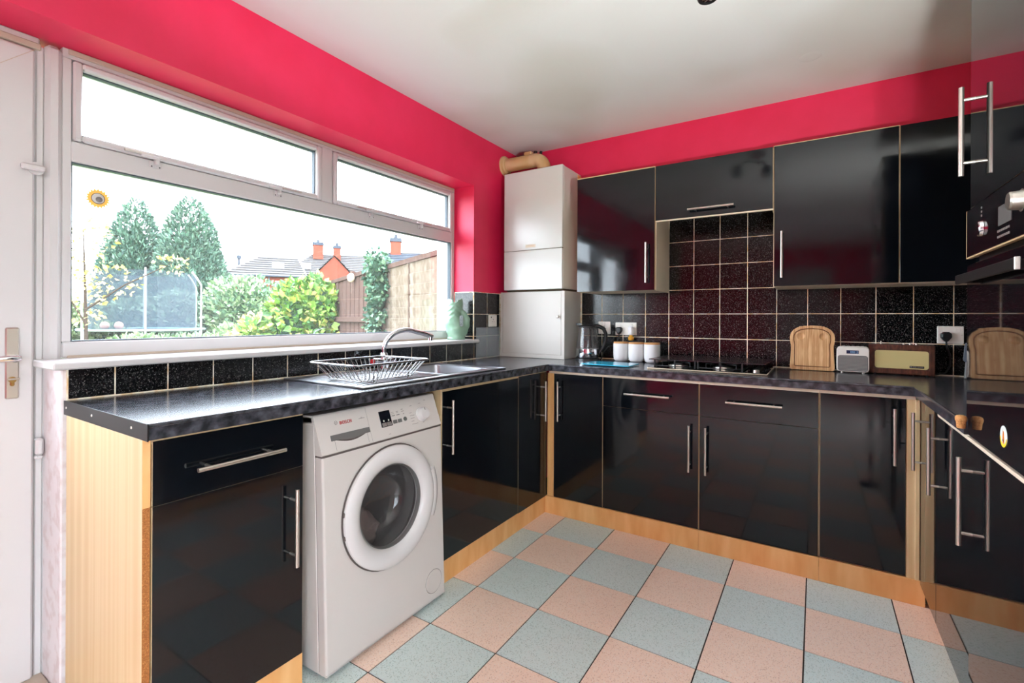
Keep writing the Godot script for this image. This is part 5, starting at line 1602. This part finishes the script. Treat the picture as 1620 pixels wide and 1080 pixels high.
# ------------------------------------------------------------------ sockets, plugs, ceiling light
func socket_plate(o: Vector3, turn: float, w: float, h: float, outlets: Array, label: String) -> Node3D:
	var s := local(thing("wall_socket", label, "socket", o))
	s.rotation.y = turn
	put("plate", mb().prism(rrect(-w / 2, -h / 2, w / 2, h / 2, 0.004, 3), Vector3.ZERO, Vector3(1, 0, 0), Vector3(0, 1, 0), 0.009, 0.0025), M.socket_white, s)
	for u in outlets:
		var hl := mb()
		hl.box(Vector3(u - 0.002, 0.006, 0.0085), Vector3(u + 0.002, 0.014, 0.0094))
		for e in [-0.011, 0.011]:
			hl.box(Vector3(u + e - 0.0032, -0.008, 0.0085), Vector3(u + e + 0.0032, -0.004, 0.0094))
		put("pin_hole", hl, M.screen_dark, s)
		put("rocker", mb().box(Vector3(u - 0.006, 0.02, 0.008), Vector3(u + 0.006, 0.034, 0.0125), 0.002), M.socket_white, s)
	for e in [-w / 2 + 0.007, w / 2 - 0.007]:
		put("screw", mb().cyl(Vector3(e, 0, 0.0085), Vector3(e, 0, 0.0096), 0.0028, 0.0024, 10), M.steel, s)
	return s

func build_small_fittings() -> void:
	var zt := ZB + 0.008
	socket_plate(Vector3(-1.237, 1.122, zt), 0, 0.088, 0.086, [0.0], "single white socket plate half hidden behind the kettle")
	socket_plate(Vector3(-1.083, 1.117, zt), 0, 0.148, 0.086, [-0.036, 0.04], "double white socket above the canisters, holding a plug and a freshener")
	var sr := socket_plate(Vector3(0.559, 1.111, zt), 0, 0.098, 0.086, [], "white socket with a black plug right of the wooden radio")
	put("rocker", mb().box(Vector3(0.018, 0.018, 0.0085), Vector3(0.036, 0.034, 0.012), 0.002), M.socket_white, sr)
	var sl := socket_plate(Vector3(XW + 0.008, 1.166, -2.799), PI / 2, 0.096, 0.084, [0.0], "white socket on the window wall beside the fish jug")
	put("indicator", mb().box(Vector3(-0.028, 0.02, 0.0085), Vector3(-0.02, 0.03, 0.0098), 0.0008), M.screen_dark, sl)

	var plug := func(o: Vector3, label: String, cord: Array, mtl: Material) -> void:
		var p := thing("plug", label, "plug", o, "", "")
		put("body", mb().prism(PackedVector2Array([Vector2(-0.02, 0.012), Vector2(-0.01, 0.021), Vector2(0.01, 0.021), Vector2(0.02, 0.012), Vector2(0.02, -0.006), Vector2(0.012, -0.018), Vector2(0.006, -0.026), Vector2(-0.006, -0.026), Vector2(-0.012, -0.018), Vector2(-0.02, -0.006)]), o, Vector3(1, 0, 0), Vector3(0, 1, 0), 0.03, 0.006), mtl, p)
		put("cord", mb().tube(cord, 0.004, 8), M.black_plastic, p)
	plug.call(Vector3(-1.126, 1.108, zt + 0.0095), "dark grey plug in the left half of the double socket", [Vector3(-1.126, 1.084, zt + 0.022), Vector3(-1.127, 1.06, zt + 0.022), Vector3(-1.14, 1.03, zt + 0.02), Vector3(-1.17, 1.0, zt + 0.02), Vector3(-1.2, 0.99, zt + 0.03), Vector3(-1.222, 0.96, zt + 0.05), Vector3(-1.225, WT + 0.006, -3.05)], M.black_plastic)
	plug.call(Vector3(0.54, 1.105, zt + 0.0095), "black plug with a drooping flex right of the wooden radio", [Vector3(0.541, 1.08, zt + 0.022), Vector3(0.543, 1.05, zt + 0.024), Vector3(0.556, 1.01, zt + 0.022), Vector3(0.555, 0.96, zt + 0.02), Vector3(0.54, 0.925, zt + 0.02), Vector3(0.50, WT + 0.006, zt + 0.03)], M.black_plastic)
	var af := thing("air_freshener", "white plug-in air freshener with an amber bottle in the double socket", "air freshener", Vector3(-1.04, 1.08, zt))
	put("heater", mb().box(Vector3(-1.058, 1.074, zt + 0.0095), Vector3(-1.022, 1.136, zt + 0.045), 0.01), M.ceramic, af)
	put("bottle", mb().lathe([[0.0, 0.0], [0.014, 0.0], [0.019, 0.006], [0.02, 0.02], [0.012, 0.03], [0.01, 0.036]], Vector3(-1.04, 1.04, zt + 0.03), Basis(), 20), M.amber, af)
	put("perfume", mb().lathe([[0.0, 0.002], [0.013, 0.002], [0.0175, 0.007], [0.018, 0.012], [0.0, 0.0121]], Vector3(-1.04, 1.04, zt + 0.03), Basis(), 20), M.sticker_orange, af)
	# clear sheet against the tiles
	single("splash_sheet", mb().box(Vector3(XW + 0.0185, WT + 0.001, -2.592), Vector3(XW + 0.0215, 1.121, -2.884), 0.001), M.grey_acrylic, Vector3(XW + 0.02, WT, -2.74), "clear grey plastic sheet standing against the tiles under the socket", "splash sheet")

	# unlit three-arm ceiling light; only its lowest lamp reaches into the frame
	var o := Vector3(-0.37, CEIL, -1.62)
	var l := thing("ceiling_light", "small chrome spotlight hanging from the ceiling at the top edge", "lamp", o)
	put("rose", mb().lathe([[0.0, -0.03], [0.045, -0.026], [0.055, -0.01], [0.056, 0.0]], o, Basis(), 28), M.chrome, l)
	var stem := Vector3(-0.37, 2.36, -1.62)
	put("stem", mb().cyl(o, stem, 0.008), M.chrome, l)
	for e in [Vector3(-0.305, 2.246, -1.677), Vector3(-0.52, 2.3, -1.6), Vector3(-0.33, 2.3, -1.46)]:
		var top: Vector3 = e + Vector3(0, 0.07, 0)
		var arm := put("arm", mb().tube([stem + Vector3(0, 0.01, 0), (stem + top) / 2 + Vector3(0, 0.03, 0), top], 0.006, 10), M.chrome, l)
		put("shade", mb().lathe([[0.012, 0.075], [0.02, 0.07], [0.03, 0.05], [0.033, 0.0], [0.03, -0.005], [0.029, 0.0], [0.026, 0.045]], e, Basis(), 24), M.dark_metal, arm)
		put("bulb", mb().lathe([[0.0, -0.006], [0.018, -0.004], [0.024, 0.01], [0.02, 0.04]], e, Basis(), 20), M.chrome, arm)

# ------------------------------------------------------------------ garden
func leaf_mesh(w: float, fold: float) -> ArrayMesh:
	var m := mb()
	var a := Vector3(0, 0, 0)
	var b := Vector3(0, 1, 0)
	var l := Vector3(-w, 0.45, fold)
	var r := Vector3(w, 0.45, fold)
	m.tri(a, r, b)
	m.tri(a, b, l)
	return m.mesh()

func foliage(parent: Node3D, called: String, blobs: Array, count: int, size: float, colours: Array, leaf: ArrayMesh, upward: float, seed_: int, shell := 0.45) -> void:
	# leaves over and inside ellipsoids or cones: [centre, radii, "cone" or ""]
	var r := RandomNumberGenerator.new()
	r.seed = seed_
	var mm := MultiMesh.new()
	mm.transform_format = MultiMesh.TRANSFORM_3D
	mm.use_colors = true
	mm.mesh = leaf
	mm.instance_count = count
	var vol := []
	var total := 0.0
	for b in blobs:
		var k: Vector3 = b[1]
		total += pow(k.x * k.y * k.z, 0.667)
		vol.append(total)
	var off: Vector3 = base_of.get(parent, Vector3.ZERO)
	var nf := FastNoiseLite.new()
	nf.seed = seed_
	nf.frequency = 0.5 / maxf(size, 0.05) * 0.25
	for i in count:
		var t := r.randf() * total
		var bi := 0
		while vol[bi] < t:
			bi += 1
		var c: Vector3 = blobs[bi][0]
		var rad: Vector3 = blobs[bi][1]
		var d := Vector3(r.randfn(), r.randfn(), r.randfn()).normalized()
		var p: Vector3
		var out := d
		if blobs[bi][2] == "cone":   # tapering crown, full at the foot, ragged at the tip
			var h := 1.0 - sqrt(r.randf())
			var a := r.randf() * TAU
			var wid := pow(1.0 - h, 0.62) * (1.0 + 0.22 * nf.get_noise_3d(cos(a) * 2.0 + c.x, h * 6.0, sin(a) * 2.0))
			var rr: float = wid * lerpf(1.0, 0.5, pow(r.randf(), 2.5))
			p = c + Vector3(cos(a) * rr * rad.x, h * rad.y, sin(a) * rr * rad.z)
			out = Vector3(cos(a), 0.5, sin(a))
		else:
			var bump := 1.0 + 0.3 * nf.get_noise_3dv(c + d * rad)
			p = c + d * rad * bump * lerpf(1.0, 1.0 - shell, pow(r.randf(), 1.6))
		var dir := (out + Vector3(r.randfn(), r.randfn(), r.randfn()) * 0.6 + Vector3.UP * upward).normalized()
		var side := dir.cross(Vector3(r.randfn(), r.randfn(), r.randfn())).normalized()
		var s := size * r.randf_range(0.6, 1.25)
		mm.set_instance_transform(i, Transform3D(Basis(side * s, dir * s, side.cross(dir) * s), p - off))
		var c1: Color = colours[r.randi() % colours.size()]
		mm.set_instance_color(i, c1 * r.randf_range(0.5, 0.85))
	var o := MultiMeshInstance3D.new()
	o.name = called
	o.multimesh = mm
	o.material_override = M.leaf
	parent.add_child(o, true)
	o.set_meta("kind", "stuff")

func lin(r: int, g: int, b: int) -> Color:
	return Color8(r, g, b).srgb_to_linear()

func tree(called: String, label: String, at: Vector3, blobs: Array, count: int, size: float, colours: Array, leaf: ArrayMesh, upward: float, seed_: int, stems: Array, cat := "tree") -> Node3D:
	var t := thing(called, label, cat, at)
	var tr := mb()
	for s in stems:
		tr.tube(s[0], s[1], 8)
	put("trunk", tr, M.bark, t)
	if blobs[0][2] == "cone":
		for b in blobs:
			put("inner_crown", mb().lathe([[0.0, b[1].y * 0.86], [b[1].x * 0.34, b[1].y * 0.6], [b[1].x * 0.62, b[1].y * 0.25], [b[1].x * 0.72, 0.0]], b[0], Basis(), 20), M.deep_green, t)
	else:
		for b in blobs:
			if cat != "tree":
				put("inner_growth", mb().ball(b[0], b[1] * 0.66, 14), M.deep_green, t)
	foliage(t, "foliage", blobs, count, size, colours, leaf, upward, seed_)
	return t

func build_garden() -> void:
	var g := -0.25
	struct("ground", mb().box(Vector3(-60, g - 0.3, -50), Vector3(30, g, 40)), M.lawn)
	struct("trim_2", mb().box(Vector3(XR + 0.26, g, -4), Vector3(9, g + 0.06, 9), 0.01), M.bounce_paving)  # pale slab added out of view to bounce daylight indoors
	var broad := leaf_mesh(0.38, 0.12)
	var spray := leaf_mesh(0.22, 0.1)
	# two conifers
	var cc := [lin(70, 104, 84), lin(92, 128, 104), lin(56, 88, 74), lin(112, 142, 116)]
	tree("conifer", "tall green conifer with a forked tip, left of the pair behind the trampoline", Vector3(-31.3, g, -10.9), [[Vector3(-31.3, 0.2, -10.9), Vector3(2.3, 7.5, 2.3), "cone"], [Vector3(-32.0, 1.5, -10.45), Vector3(1.3, 4.6, 1.3), "cone"]], 20000, 0.26, cc, spray, 0.7, 5, [[[Vector3(-31.3, g, -10.9), Vector3(-31.3, 6.8, -10.9)], [0.22, 0.03]]])
	tree("conifer", "tall broad conifer on the right of the pair behind the trampoline", Vector3(-28.8, g, -12.5), [[Vector3(-28.8, 0.2, -12.5), Vector3(2.5, 7.55, 2.5), "cone"]], 19000, 0.26, cc, spray, 0.7, 6, [[[Vector3(-28.8, g, -12.5), Vector3(-28.8, 6.9, -12.5)], [0.22, 0.03]]])
	# shrubs
	var hc := [lin(110, 140, 96), lin(136, 164, 112), lin(88, 120, 86), lin(160, 176, 128)]
	tree("shrub", "rounded green laurel right behind the trampoline net", Vector3(-20.8, g, -11.2), [[Vector3(-20.8, 1.2, -11.2), Vector3(1.7, 1.75, 1.4), ""], [Vector3(-19.2, 0.7, -11.6), Vector3(1.3, 1.3, 1.1), ""]], 6500, 0.22, hc, broad, 0.3, 7, [[[Vector3(-20.8, g, -11.2), Vector3(-20.8, 1.4, -11.2)], [0.1, 0.04]]], "shrub")
	tree("shrub", "wide pale green hedge seen through the trampoline net", Vector3(-24.0, g, -9.0), [[Vector3(-23.2, 0.7, -9.6), Vector3(1.5, 1.5, 1.3), ""], [Vector3(-25.0, 0.6, -8.6), Vector3(1.5, 1.4, 1.3), ""]], 5500, 0.22, [lin(104, 130, 100), lin(126, 150, 116), lin(90, 116, 92)], broad, 0.3, 8, [[[Vector3(-23.8, g, -9.2), Vector3(-23.8, 1.0, -9.2)], [0.1, 0.04]]], "shrub")
	tree("shrub", "pale bleached shrub at the far left of the garden", Vector3(-22.8, g, -5.7), [[Vector3(-22.6, 0.5, -5.6), Vector3(1.3, 1.2, 1.2), ""], [Vector3(-21.6, 0.2, -6.6), Vector3(0.9, 0.7, 0.9), ""]], 4500, 0.2, [lin(150, 166, 118), lin(176, 186, 140), lin(128, 146, 104)], broad, 0.3, 9, [[[Vector3(-22.6, g, -5.6), Vector3(-22.6, 0.8, -5.6)], [0.08, 0.04]]], "shrub")
	tree("shrub", "low green growth in front of and under the trampoline", Vector3(-17.4, g, -6.6), [[Vector3(-17.4, 0.1, -6.2), Vector3(1.2, 0.55, 1.2), ""], [Vector3(-16.4, 0.1, -7.4), Vector3(1.2, 0.5, 1.2), ""], [Vector3(-16.2, 0.25, -8.6), Vector3(1.2, 0.7, 1.0), ""]], 4500, 0.16, [lin(120, 146, 92), lin(150, 168, 112), lin(100, 128, 84)], broad, 0.4, 10, [[[Vector3(-17.0, g, -6.8), Vector3(-17.0, 0.2, -6.8)], [0.05, 0.02]]], "shrub")
	tree("yellow_tree", "thin bare-branched tree with yellow leaves at the left of the pane", Vector3(-19.3, g, -5.45), [[Vector3(-19.2, 3.3, -5.35), Vector3(0.8, 1.0, 0.7), ""], [Vector3(-18.7, 2.3, -5.9), Vector3(0.8, 0.5, 0.6), ""], [Vector3(-18.0, 2.95, -7.3), Vector3(0.55, 0.3, 0.5), ""], [Vector3(-19.4, 1.6, -5.2), Vector3(0.9, 0.8, 0.8), ""]], 420, 0.16, [lin(222, 196, 96), lin(234, 216, 140), lin(200, 182, 90)], broad, 0.1, 11, [[[Vector3(-19.3, g, -5.45), Vector3(-19.3, 2.0, -5.4), Vector3(-19.1, 3.9, -5.3)], [0.06, 0.04, 0.012]], [[Vector3(-19.3, 1.4, -5.4), Vector3(-18.7, 2.2, -6.2), Vector3(-18.0, 3.0, -7.3)], [0.035, 0.025, 0.01]], [[Vector3(-19.3, 1.0, -5.4), Vector3(-19.6, 2.0, -5.0), Vector3(-19.5, 2.8, -4.9)], [0.03, 0.02, 0.01]]])
	tree("shrub", "small orange-leaved bush at the foot of the ivy mound", Vector3(-11.9, g, -6.7), [[Vector3(-11.9, 0.75, -6.7), Vector3(0.5, 0.55, 0.45), ""], [Vector3(-12.3, 0.35, -6.4), Vector3(0.5, 0.4, 0.4), ""]], 1300, 0.13, [lin(226, 170, 84), lin(232, 198, 120), lin(170, 176, 96)], broad, 0.3, 12, [[[Vector3(-11.9, g, -6.7), Vector3(-11.9, 0.7, -6.7)], [0.03, 0.015]]], "shrub")
	tree("ivy_mound", "bright yellow-green climber smothering the fence end", Vector3(-6.5, g, -4.3), [[Vector3(-6.45, 1.0, -4.25), Vector3(0.62, 0.80, 0.45), ""], [Vector3(-6.15, 1.15, -4.4), Vector3(0.4, 0.68, 0.3), ""], [Vector3(-6.9, 0.55, -4.0), Vector3(0.42, 0.65, 0.4), ""]], 5200, 0.115, [lin(126, 172, 62), lin(156, 192, 84), lin(92, 144, 56), lin(190, 192, 90), lin(70, 116, 54)], broad, -0.2, 13, [[[Vector3(-6.5, g, -4.35), Vector3(-6.45, 1.4, -4.35)], [0.04, 0.02]]], "climber")
	tree("ivy", "column of dark ivy climbing the post between the fence panels", Vector3(-4.23, g, -3.83), [[Vector3(-4.22, 1.72, -3.76), Vector3(0.15, 0.25, 0.14), ""], [Vector3(-4.18, 1.45, -3.75), Vector3(0.14, 0.3, 0.12), ""], [Vector3(-4.25, 1.1, -3.76), Vector3(0.12, 0.35, 0.1), ""], [Vector3(-4.28, 0.7, -3.76), Vector3(0.12, 0.3, 0.1), ""]], 1500, 0.06, [lin(70, 116, 84), lin(96, 140, 104), lin(50, 92, 70), lin(130, 166, 126)], broad, -0.2, 14, [[[Vector3(-4.25, g, -3.8), Vector3(-4.24, 1.7, -3.8)], [0.02, 0.01]]], "climber")

	# trampoline
	var tc := Vector3(-20.2, 0, -7.3)
	var t := thing("trampoline", "round garden trampoline with a grey safety net on white poles", "trampoline", Vector3(tc.x, g, tc.z))
	var rg := []
	for k in 40:
		var a := TAU * k / 40
		rg.append(Vector3(tc.x + 1.8 * cos(a), 0.74, tc.z + 1.8 * sin(a)))
	put("ring", mb().tube(rg, 0.035, 8, false, true), M.galvanised, t)
	put("pad", mb().lathe([[1.5, 0.775], [1.82, 0.79], [1.84, 0.76]], tc, Basis(), 48), M.mat_blue, t, "pale blue spring pad")
	put("bed", mb().lathe([[0.0, 0.76], [1.5, 0.765]], tc, Basis(), 40), M.iron, t)
	var nt := []
	for y in [0.78, 1.4, 2.0, 2.6, 2.76]:
		var line := PackedVector3Array()
		for k in 48:
			var a := TAU * k / 48
			var rr: float = 1.55 - 0.03 * absf(sin(3.0 * a)) * (y - 0.78)
			line.append(Vector3(tc.x + rr * cos(a), y, tc.z + rr * sin(a)))
		nt.append(line)
	put("safety_net", mb().rows(nt, true), M.net, t)
	for k in 6:
		var a := TAU * (k + 0.32) / 6
		var d := Vector3(cos(a), 0, sin(a))
		put("pole", mb().tube([tc + d * 1.86 + Vector3.UP * 0.3, tc + d * 1.86 + Vector3.UP * 2.35, tc + d * 1.72 + Vector3.UP * 2.6, tc + d * 1.55 + Vector3.UP * 2.82], 0.028, 8), M.outdoor_white, t)
		put("leg", mb().tube([tc + d * 1.8 + Vector3.UP * 0.74, tc + d * 1.85 + Vector3.UP * g], 0.028, 8), M.galvanised, t)
	var i := 0
	for q in [[Vector3(-20.05, 0.90, -6.12), "pale ball on the trampoline bed, left of two"], [Vector3(-19.72, 0.90, -6.4), "pale ball on the trampoline bed, right of two"]]:
		single("ball", mb().ball(q[0], Vector3.ONE * 0.13), M.ball_pink, q[0] - Vector3(0, 0.13, 0), q[1], "ball", "balls on the trampoline")
		i += 1

	# fence running away from the house
	var A := Vector3(-2.75, 0, -3.30)
	var D := Vector3(-0.936, 0, -0.354).normalized()
	var N := Vector3(-D.z, 0, D.x)
	if N.z < 0: N = -N
	var fb := Basis(D, Vector3.UP, D.cross(Vector3.UP))
	var panel := func(s0: float, s1: float, label: String, upright: bool, top0: float, top1: float) -> void:
		var f := local(thing("fence", label, "fence", A + D * s0 + Vector3(0, g, 0)))
		f.basis = fb
		var L := s1 - s0
		var mtl: Material = M.fence_brown if upright else M.fence_pale
		var h0 := top0 - g
		var h1 := top1 - g
		if upright:
			var nb := int(round(L / 0.085))
			for k in nb:
				var u0 := L * k / nb
				var h := lerpf(h0, h1, (k + 0.5) / nb) - 0.04
				put("board", mb().box(Vector3(u0, 0.05, -0.012 if k % 2 else -0.004), Vector3(u0 + L / nb + 0.012, h, 0.008 if k % 2 else 0.016), 0.003), mtl, f)
			for y in [0.75, 1.38]:
				put("rail", mb().box(Vector3(0, y, -0.06), Vector3(L, y + 0.07, 0.022), 0.004), mtl, f)
		else:
			var nb := 17
			for k in nb:
				var y0 := 0.03 + (minf(h0, h1) - 0.07) * k / nb
				put("board", mb().box(Vector3(0, y0, -0.006), Vector3(L, y0 + 0.128, 0.008), 0.003, Transform3D(Basis(Vector3(1, 0, 0), -0.1 if true else 0.0), Vector3(0, 0, 0.0)) * Transform3D(Basis(), Vector3(0, 0, y0 * 0.1))), mtl, f)
			for u in [0.0, L / 2, L]:
				put("batten", mb().box(Vector3(u - 0.02, 0.03, -0.03), Vector3(u + 0.02, lerpf(h0, h1, u / L) - 0.03, 0.034), 0.003), mtl, f)
		var cap := mb()
		var c0 := Vector3(-0.02, h0 - 0.05, 0)
		var c1 := Vector3(L + 0.02, h1 - 0.05, 0)
		var hw := Vector3(0, 0, 0.035)
		var up := Vector3(0, 0.05, 0)
		var mid := (c0 + c1) / 2 + up / 2
		cap.quad_out(c0 - hw, c1 - hw, c1 - hw + up, c0 - hw + up, mid)
		cap.quad_out(c0 + hw, c1 + hw, c1 + hw + up, c0 + hw + up, mid)
		cap.quad_out(c0 - hw + up, c1 - hw + up, c1 + hw + up, c0 + hw + up, mid)
		cap.quad_out(c0 - hw, c1 - hw, c1 + hw, c0 + hw, mid)
		cap.quad_out(c0 - hw, c0 + hw, c0 + hw + up, c0 - hw + up, mid)
		cap.quad_out(c1 - hw, c1 + hw, c1 + hw + up, c1 - hw + up, mid)
		put("cap", cap, M.fence_brown, f)
	panel.call(0.2, 1.52, "weathered pale fence panel of lapped horizontal boards", false, 1.82, 1.78)
	panel.call(1.62, 3.5, "dark brown close-board fence panel of narrow uprights", true, 1.8, 1.74)
	var post := thing("fence_post", "timber post between the pale and brown fence panels", "post", A + D * 1.57 + Vector3(0, g, 0))
	var pp := A + D * 1.57
	put("post", mb().box(Vector3(-0.04, g, -0.04), Vector3(0.04, 1.8, 0.04), 0.005, Transform3D(fb, pp)), M.fence_pale, post)
	put("cap", mb().box(Vector3(-0.05, 1.8, -0.05), Vector3(0.05, 1.825, 0.05), 0.008, Transform3D(fb, pp)), M.fence_pale, post)
	# fat ball lamp on the brown panel
	var gl := A + D * 2.55 + Vector3(0, 1.71, 0.07)
	var gl2 := thing("garden_light", "small cream globe hung on top of the brown fence", "lamp", gl)
	put("globe", mb().ball(gl, Vector3(0.05, 0.06, 0.05), 16), M.cream_edge, gl2)
	put("bracket", mb().box(gl + Vector3(-0.012, 0.05, -0.06), gl + Vector3(0.012, 0.09, 0.01), 0.003), M.fence_brown, gl2)

	build_houses(g)

func roof_face(m: MB, a: Vector3, b: Vector3, c: Vector3, d: Vector3, courses: int) -> void:
	# a, b along the eaves, c, d along the top (c above b); stepped courses of tiles
	var nn := (b - a).cross(d - a).normalized()
	if nn.y < 0: nn = -nn
	for k in courses:
		var t0 := float(k) / courses
		var t1 := float(k + 1) / courses
		var p0 := a.lerp(d, t0) + nn * 0.07
		var p1 := b.lerp(c, t0) + nn * 0.07
		var q0 := a.lerp(d, t1) + nn * 0.01
		var q1 := b.lerp(c, t1) + nn * 0.01
		var under := (p0 + p1 + q0 + q1) / 4 - nn
		m.quad_out(p0, p1, q1, q0, under)
		m.quad_out(p0, p1, p1 - nn * 0.07, p0 - nn * 0.07, (p0 + p1) / 2 + (q0 - p0))

func chimney(parent: Node3D, t: Transform3D, at: Vector3, w: float, h: float) -> void:
	var c := put("chimney", mb().box(at + Vector3(-w / 2, 0, -w / 2), at + Vector3(w / 2, h, w / 2), 0.0, t), M.brick, parent)
	put("chimney_cap", mb().box(at + Vector3(-w / 2 - 0.06, h - 0.22, -w / 2 - 0.06), at + Vector3(w / 2 + 0.06, h - 0.08, w / 2 + 0.06), 0.0, t).box(at + Vector3(-w / 2 - 0.03, h - 0.08, -w / 2 - 0.03), at + Vector3(w / 2 + 0.03, h + 0.04, w / 2 + 0.03), 0.0, t), M.slate, c)
	put("chimney_pot", mb().lathe([[0.14, 0.0], [0.12, 0.25], [0.13, 0.3]], t * (at + Vector3(0, h, 0)), Basis(), 12), M.slate, c)

func build_houses(g: float) -> void:
	# house axes: x to the right as seen from the kitchen, z towards it
	var yaw := 1.02
	var hb := Basis(Vector3.UP, yaw)
	# near house: brick bungalow end with a hipped tile roof
	var o := Vector3(-35.75, 0, -17.55)
	var t := Transform3D(hb, o)
	var h := thing("house", "brick house with a hipped grey roof and rooflight, left of the row", "house", Vector3(-33.6, g, -18.9), "houses beyond the garden")
	put("wall", mb().box(Vector3(0.15, g, -4.0), Vector3(5.5, 4.3, -0.15), 0.0, t), M.brick, h)
	var rf := mb()
	var e := [Vector3(-0.05, 4.28, 0.1), Vector3(5.6, 4.28, 0.1), Vector3(5.6, 4.28, -4.2), Vector3(-0.05, 4.28, -4.2)]
	var p0 := Vector3(2.4, 5.95, -2.1)
	var p1 := Vector3(5.0, 5.95, -2.1)
	roof_face(rf, t * e[0], t * e[1], t * p1, t * p0, 9)
	roof_face(rf, t * e[3], t * e[0], t * p0, t * p0, 9)
	roof_face(rf, t * e[1], t * e[2], t * p1, t * p1, 9)
	roof_face(rf, t * e[2], t * e[3], t * p0, t * p1, 9)
	var roof := put("roof", rf, M.roof_tile, h)
	put("ridge", mb().tube([t * e[0], t * p0, t * p1], 0.07, 6).tube([t * e[3], t * p0], 0.07, 6).tube([t * e[1], t * p1], 0.07, 6), M.ridge_tile, roof)
	put("gutter", mb().tube([t * e[0], t * e[1]], 0.06, 6).tube([t * Vector3(3.0, 4.2, 0.05), t * Vector3(3.0, g, 0.05)], 0.05, 6), M.slate, h)
	put("rooflight", mb().box(Vector3(-0.4, 0.06, -0.5), Vector3(0.4, 0.14, 0.5), 0.0, t * Transform3D(Basis(Vector3.RIGHT, 0.59), Vector3(3.6, 5.15, -1.2))), M.outdoor_white, roof)
	put("flue", mb().tube([t * Vector3(0.95, 4.9, -1.5), t * Vector3(0.95, 5.6, -1.5)], 0.09, 8).tube([t * Vector3(0.95, 5.6, -1.5), t * Vector3(0.95, 5.85, -1.5)], 0.16, 8), M.slate, roof)
	var wn := put("window", mb().box(Vector3(3.4, 2.9, -0.16), Vector3(4.5, 3.95, -0.1), 0.0, t), M.outdoor_white, h)
	put("pane", mb().box(Vector3(3.48, 2.98, -0.12), Vector3(3.92, 3.87, -0.09), 0.0, t).box(Vector3(3.98, 2.98, -0.12), Vector3(4.42, 3.87, -0.09), 0.0, t), M.slate, wn)

	# long house behind, with an orange gable and two chimneys
	o = Vector3(-38.2, 0, -23.6)
	t = Transform3D(hb, o)
	h = thing("house", "long tiled house with an orange brick gable and two chimneys", "house", Vector3(-34.0, g, -26.0), "houses beyond the garden")
	put("wall", mb().box(Vector3(0.2, g, -7.0), Vector3(12.0, 5.0, -0.2), 0.0, t), M.brick, h)
	rf = mb()
	e = [Vector3(0, 4.95, 0), Vector3(12.2, 4.95, 0), Vector3(12.2, 4.95, -7.2), Vector3(0, 4.95, -7.2)]
	p0 = Vector3(2.6, 7.1, -3.2)
	p1 = Vector3(12.2, 7.45, -3.2)
	roof_face(rf, t * e[0], t * e[1], t * p1, t * p0, 12)
	roof_face(rf, t * e[3], t * e[0], t * p0, t * p0, 12)
	roof_face(rf, t * e[2], t * e[3], t * p0, t * p1, 12)
	roof = put("roof", rf, M.roof_tile, h)
	put("ridge", mb().tube([t * e[0], t * p0, t * p1], 0.08, 6), M.ridge_tile, roof)
	var gab := put("gable", mb().prism(PackedVector2Array([Vector2(0, 0), Vector2(3.0, 0), Vector2(3.0, 4.95 - g), Vector2(1.5, 6.55 - g), Vector2(0, 4.95 - g)]), t * Vector3(2.6, g, -0.2), hb.x, Vector3.UP, 1.0), M.brick, h)
	var gr := mb()
	for s in [[2.45, 4.85, 4.1, 6.62], [5.75, 4.85, 4.1, 6.62]]:
		roof_face(gr, t * Vector3(s[0], s[1], -2.6), t * Vector3(s[0], s[1], 0.95), t * Vector3(s[2], s[3], 0.95), t * Vector3(s[2], s[3], -2.6), 4)
	put("gable_roof", gr, M.roof_tile, gab)
	chimney(h, t, Vector3(3.0, 6.6, -2.6), 0.85, 1.5)
	chimney(h, t, Vector3(4.6, 6.5, -2.0), 0.6, 1.35)
	put("rooflight", mb().box(Vector3(-0.4, 0.06, -0.5), Vector3(0.4, 0.14, 0.5), 0.0, t * Transform3D(Basis(Vector3.RIGHT, 0.6), Vector3(1.9, 5.7, -1.0))), M.outdoor_white, roof)
	put("rooflight", mb().box(Vector3(-0.5, 0.06, -0.5), Vector3(0.5, 0.14, 0.5), 0.0, t * Transform3D(Basis(Vector3.RIGHT, 0.6), Vector3(9.6, 5.9, -1.1))), M.outdoor_white, roof)

	# slate-roofed house on the right
	o = Vector3(-23.2, 0, -21.3)
	t = Transform3D(Basis(Vector3.UP, 0.78), o)
	h = thing("house", "slate-roofed house with one chimney, seen above the pale fence", "house", Vector3(-21.0, g, -23.0), "houses beyond the garden")
	put("wall", mb().box(Vector3(0.0, g, -5.0), Vector3(6.0, 4.5, -0.2), 0.0, t), M.brick, h)
	rf = mb()
	e = [Vector3(-0.1, 4.45, 0), Vector3(6.2, 4.45, 0), Vector3(6.2, 4.45, -5.2), Vector3(-0.1, 4.45, -5.2)]
	p0 = Vector3(0.1, 5.75, -2.6)
	p1 = Vector3(6.2, 5.75, -2.6)
	roof_face(rf, t * e[0], t * e[1], t * p1, t * p0, 9)
	roof_face(rf, t * e[2], t * e[3], t * p0, t * p1, 9)
	put("roof", rf, M.slate, h)
	chimney(h, t, Vector3(0.6, 5.2, -2.4), 0.7, 1.45)
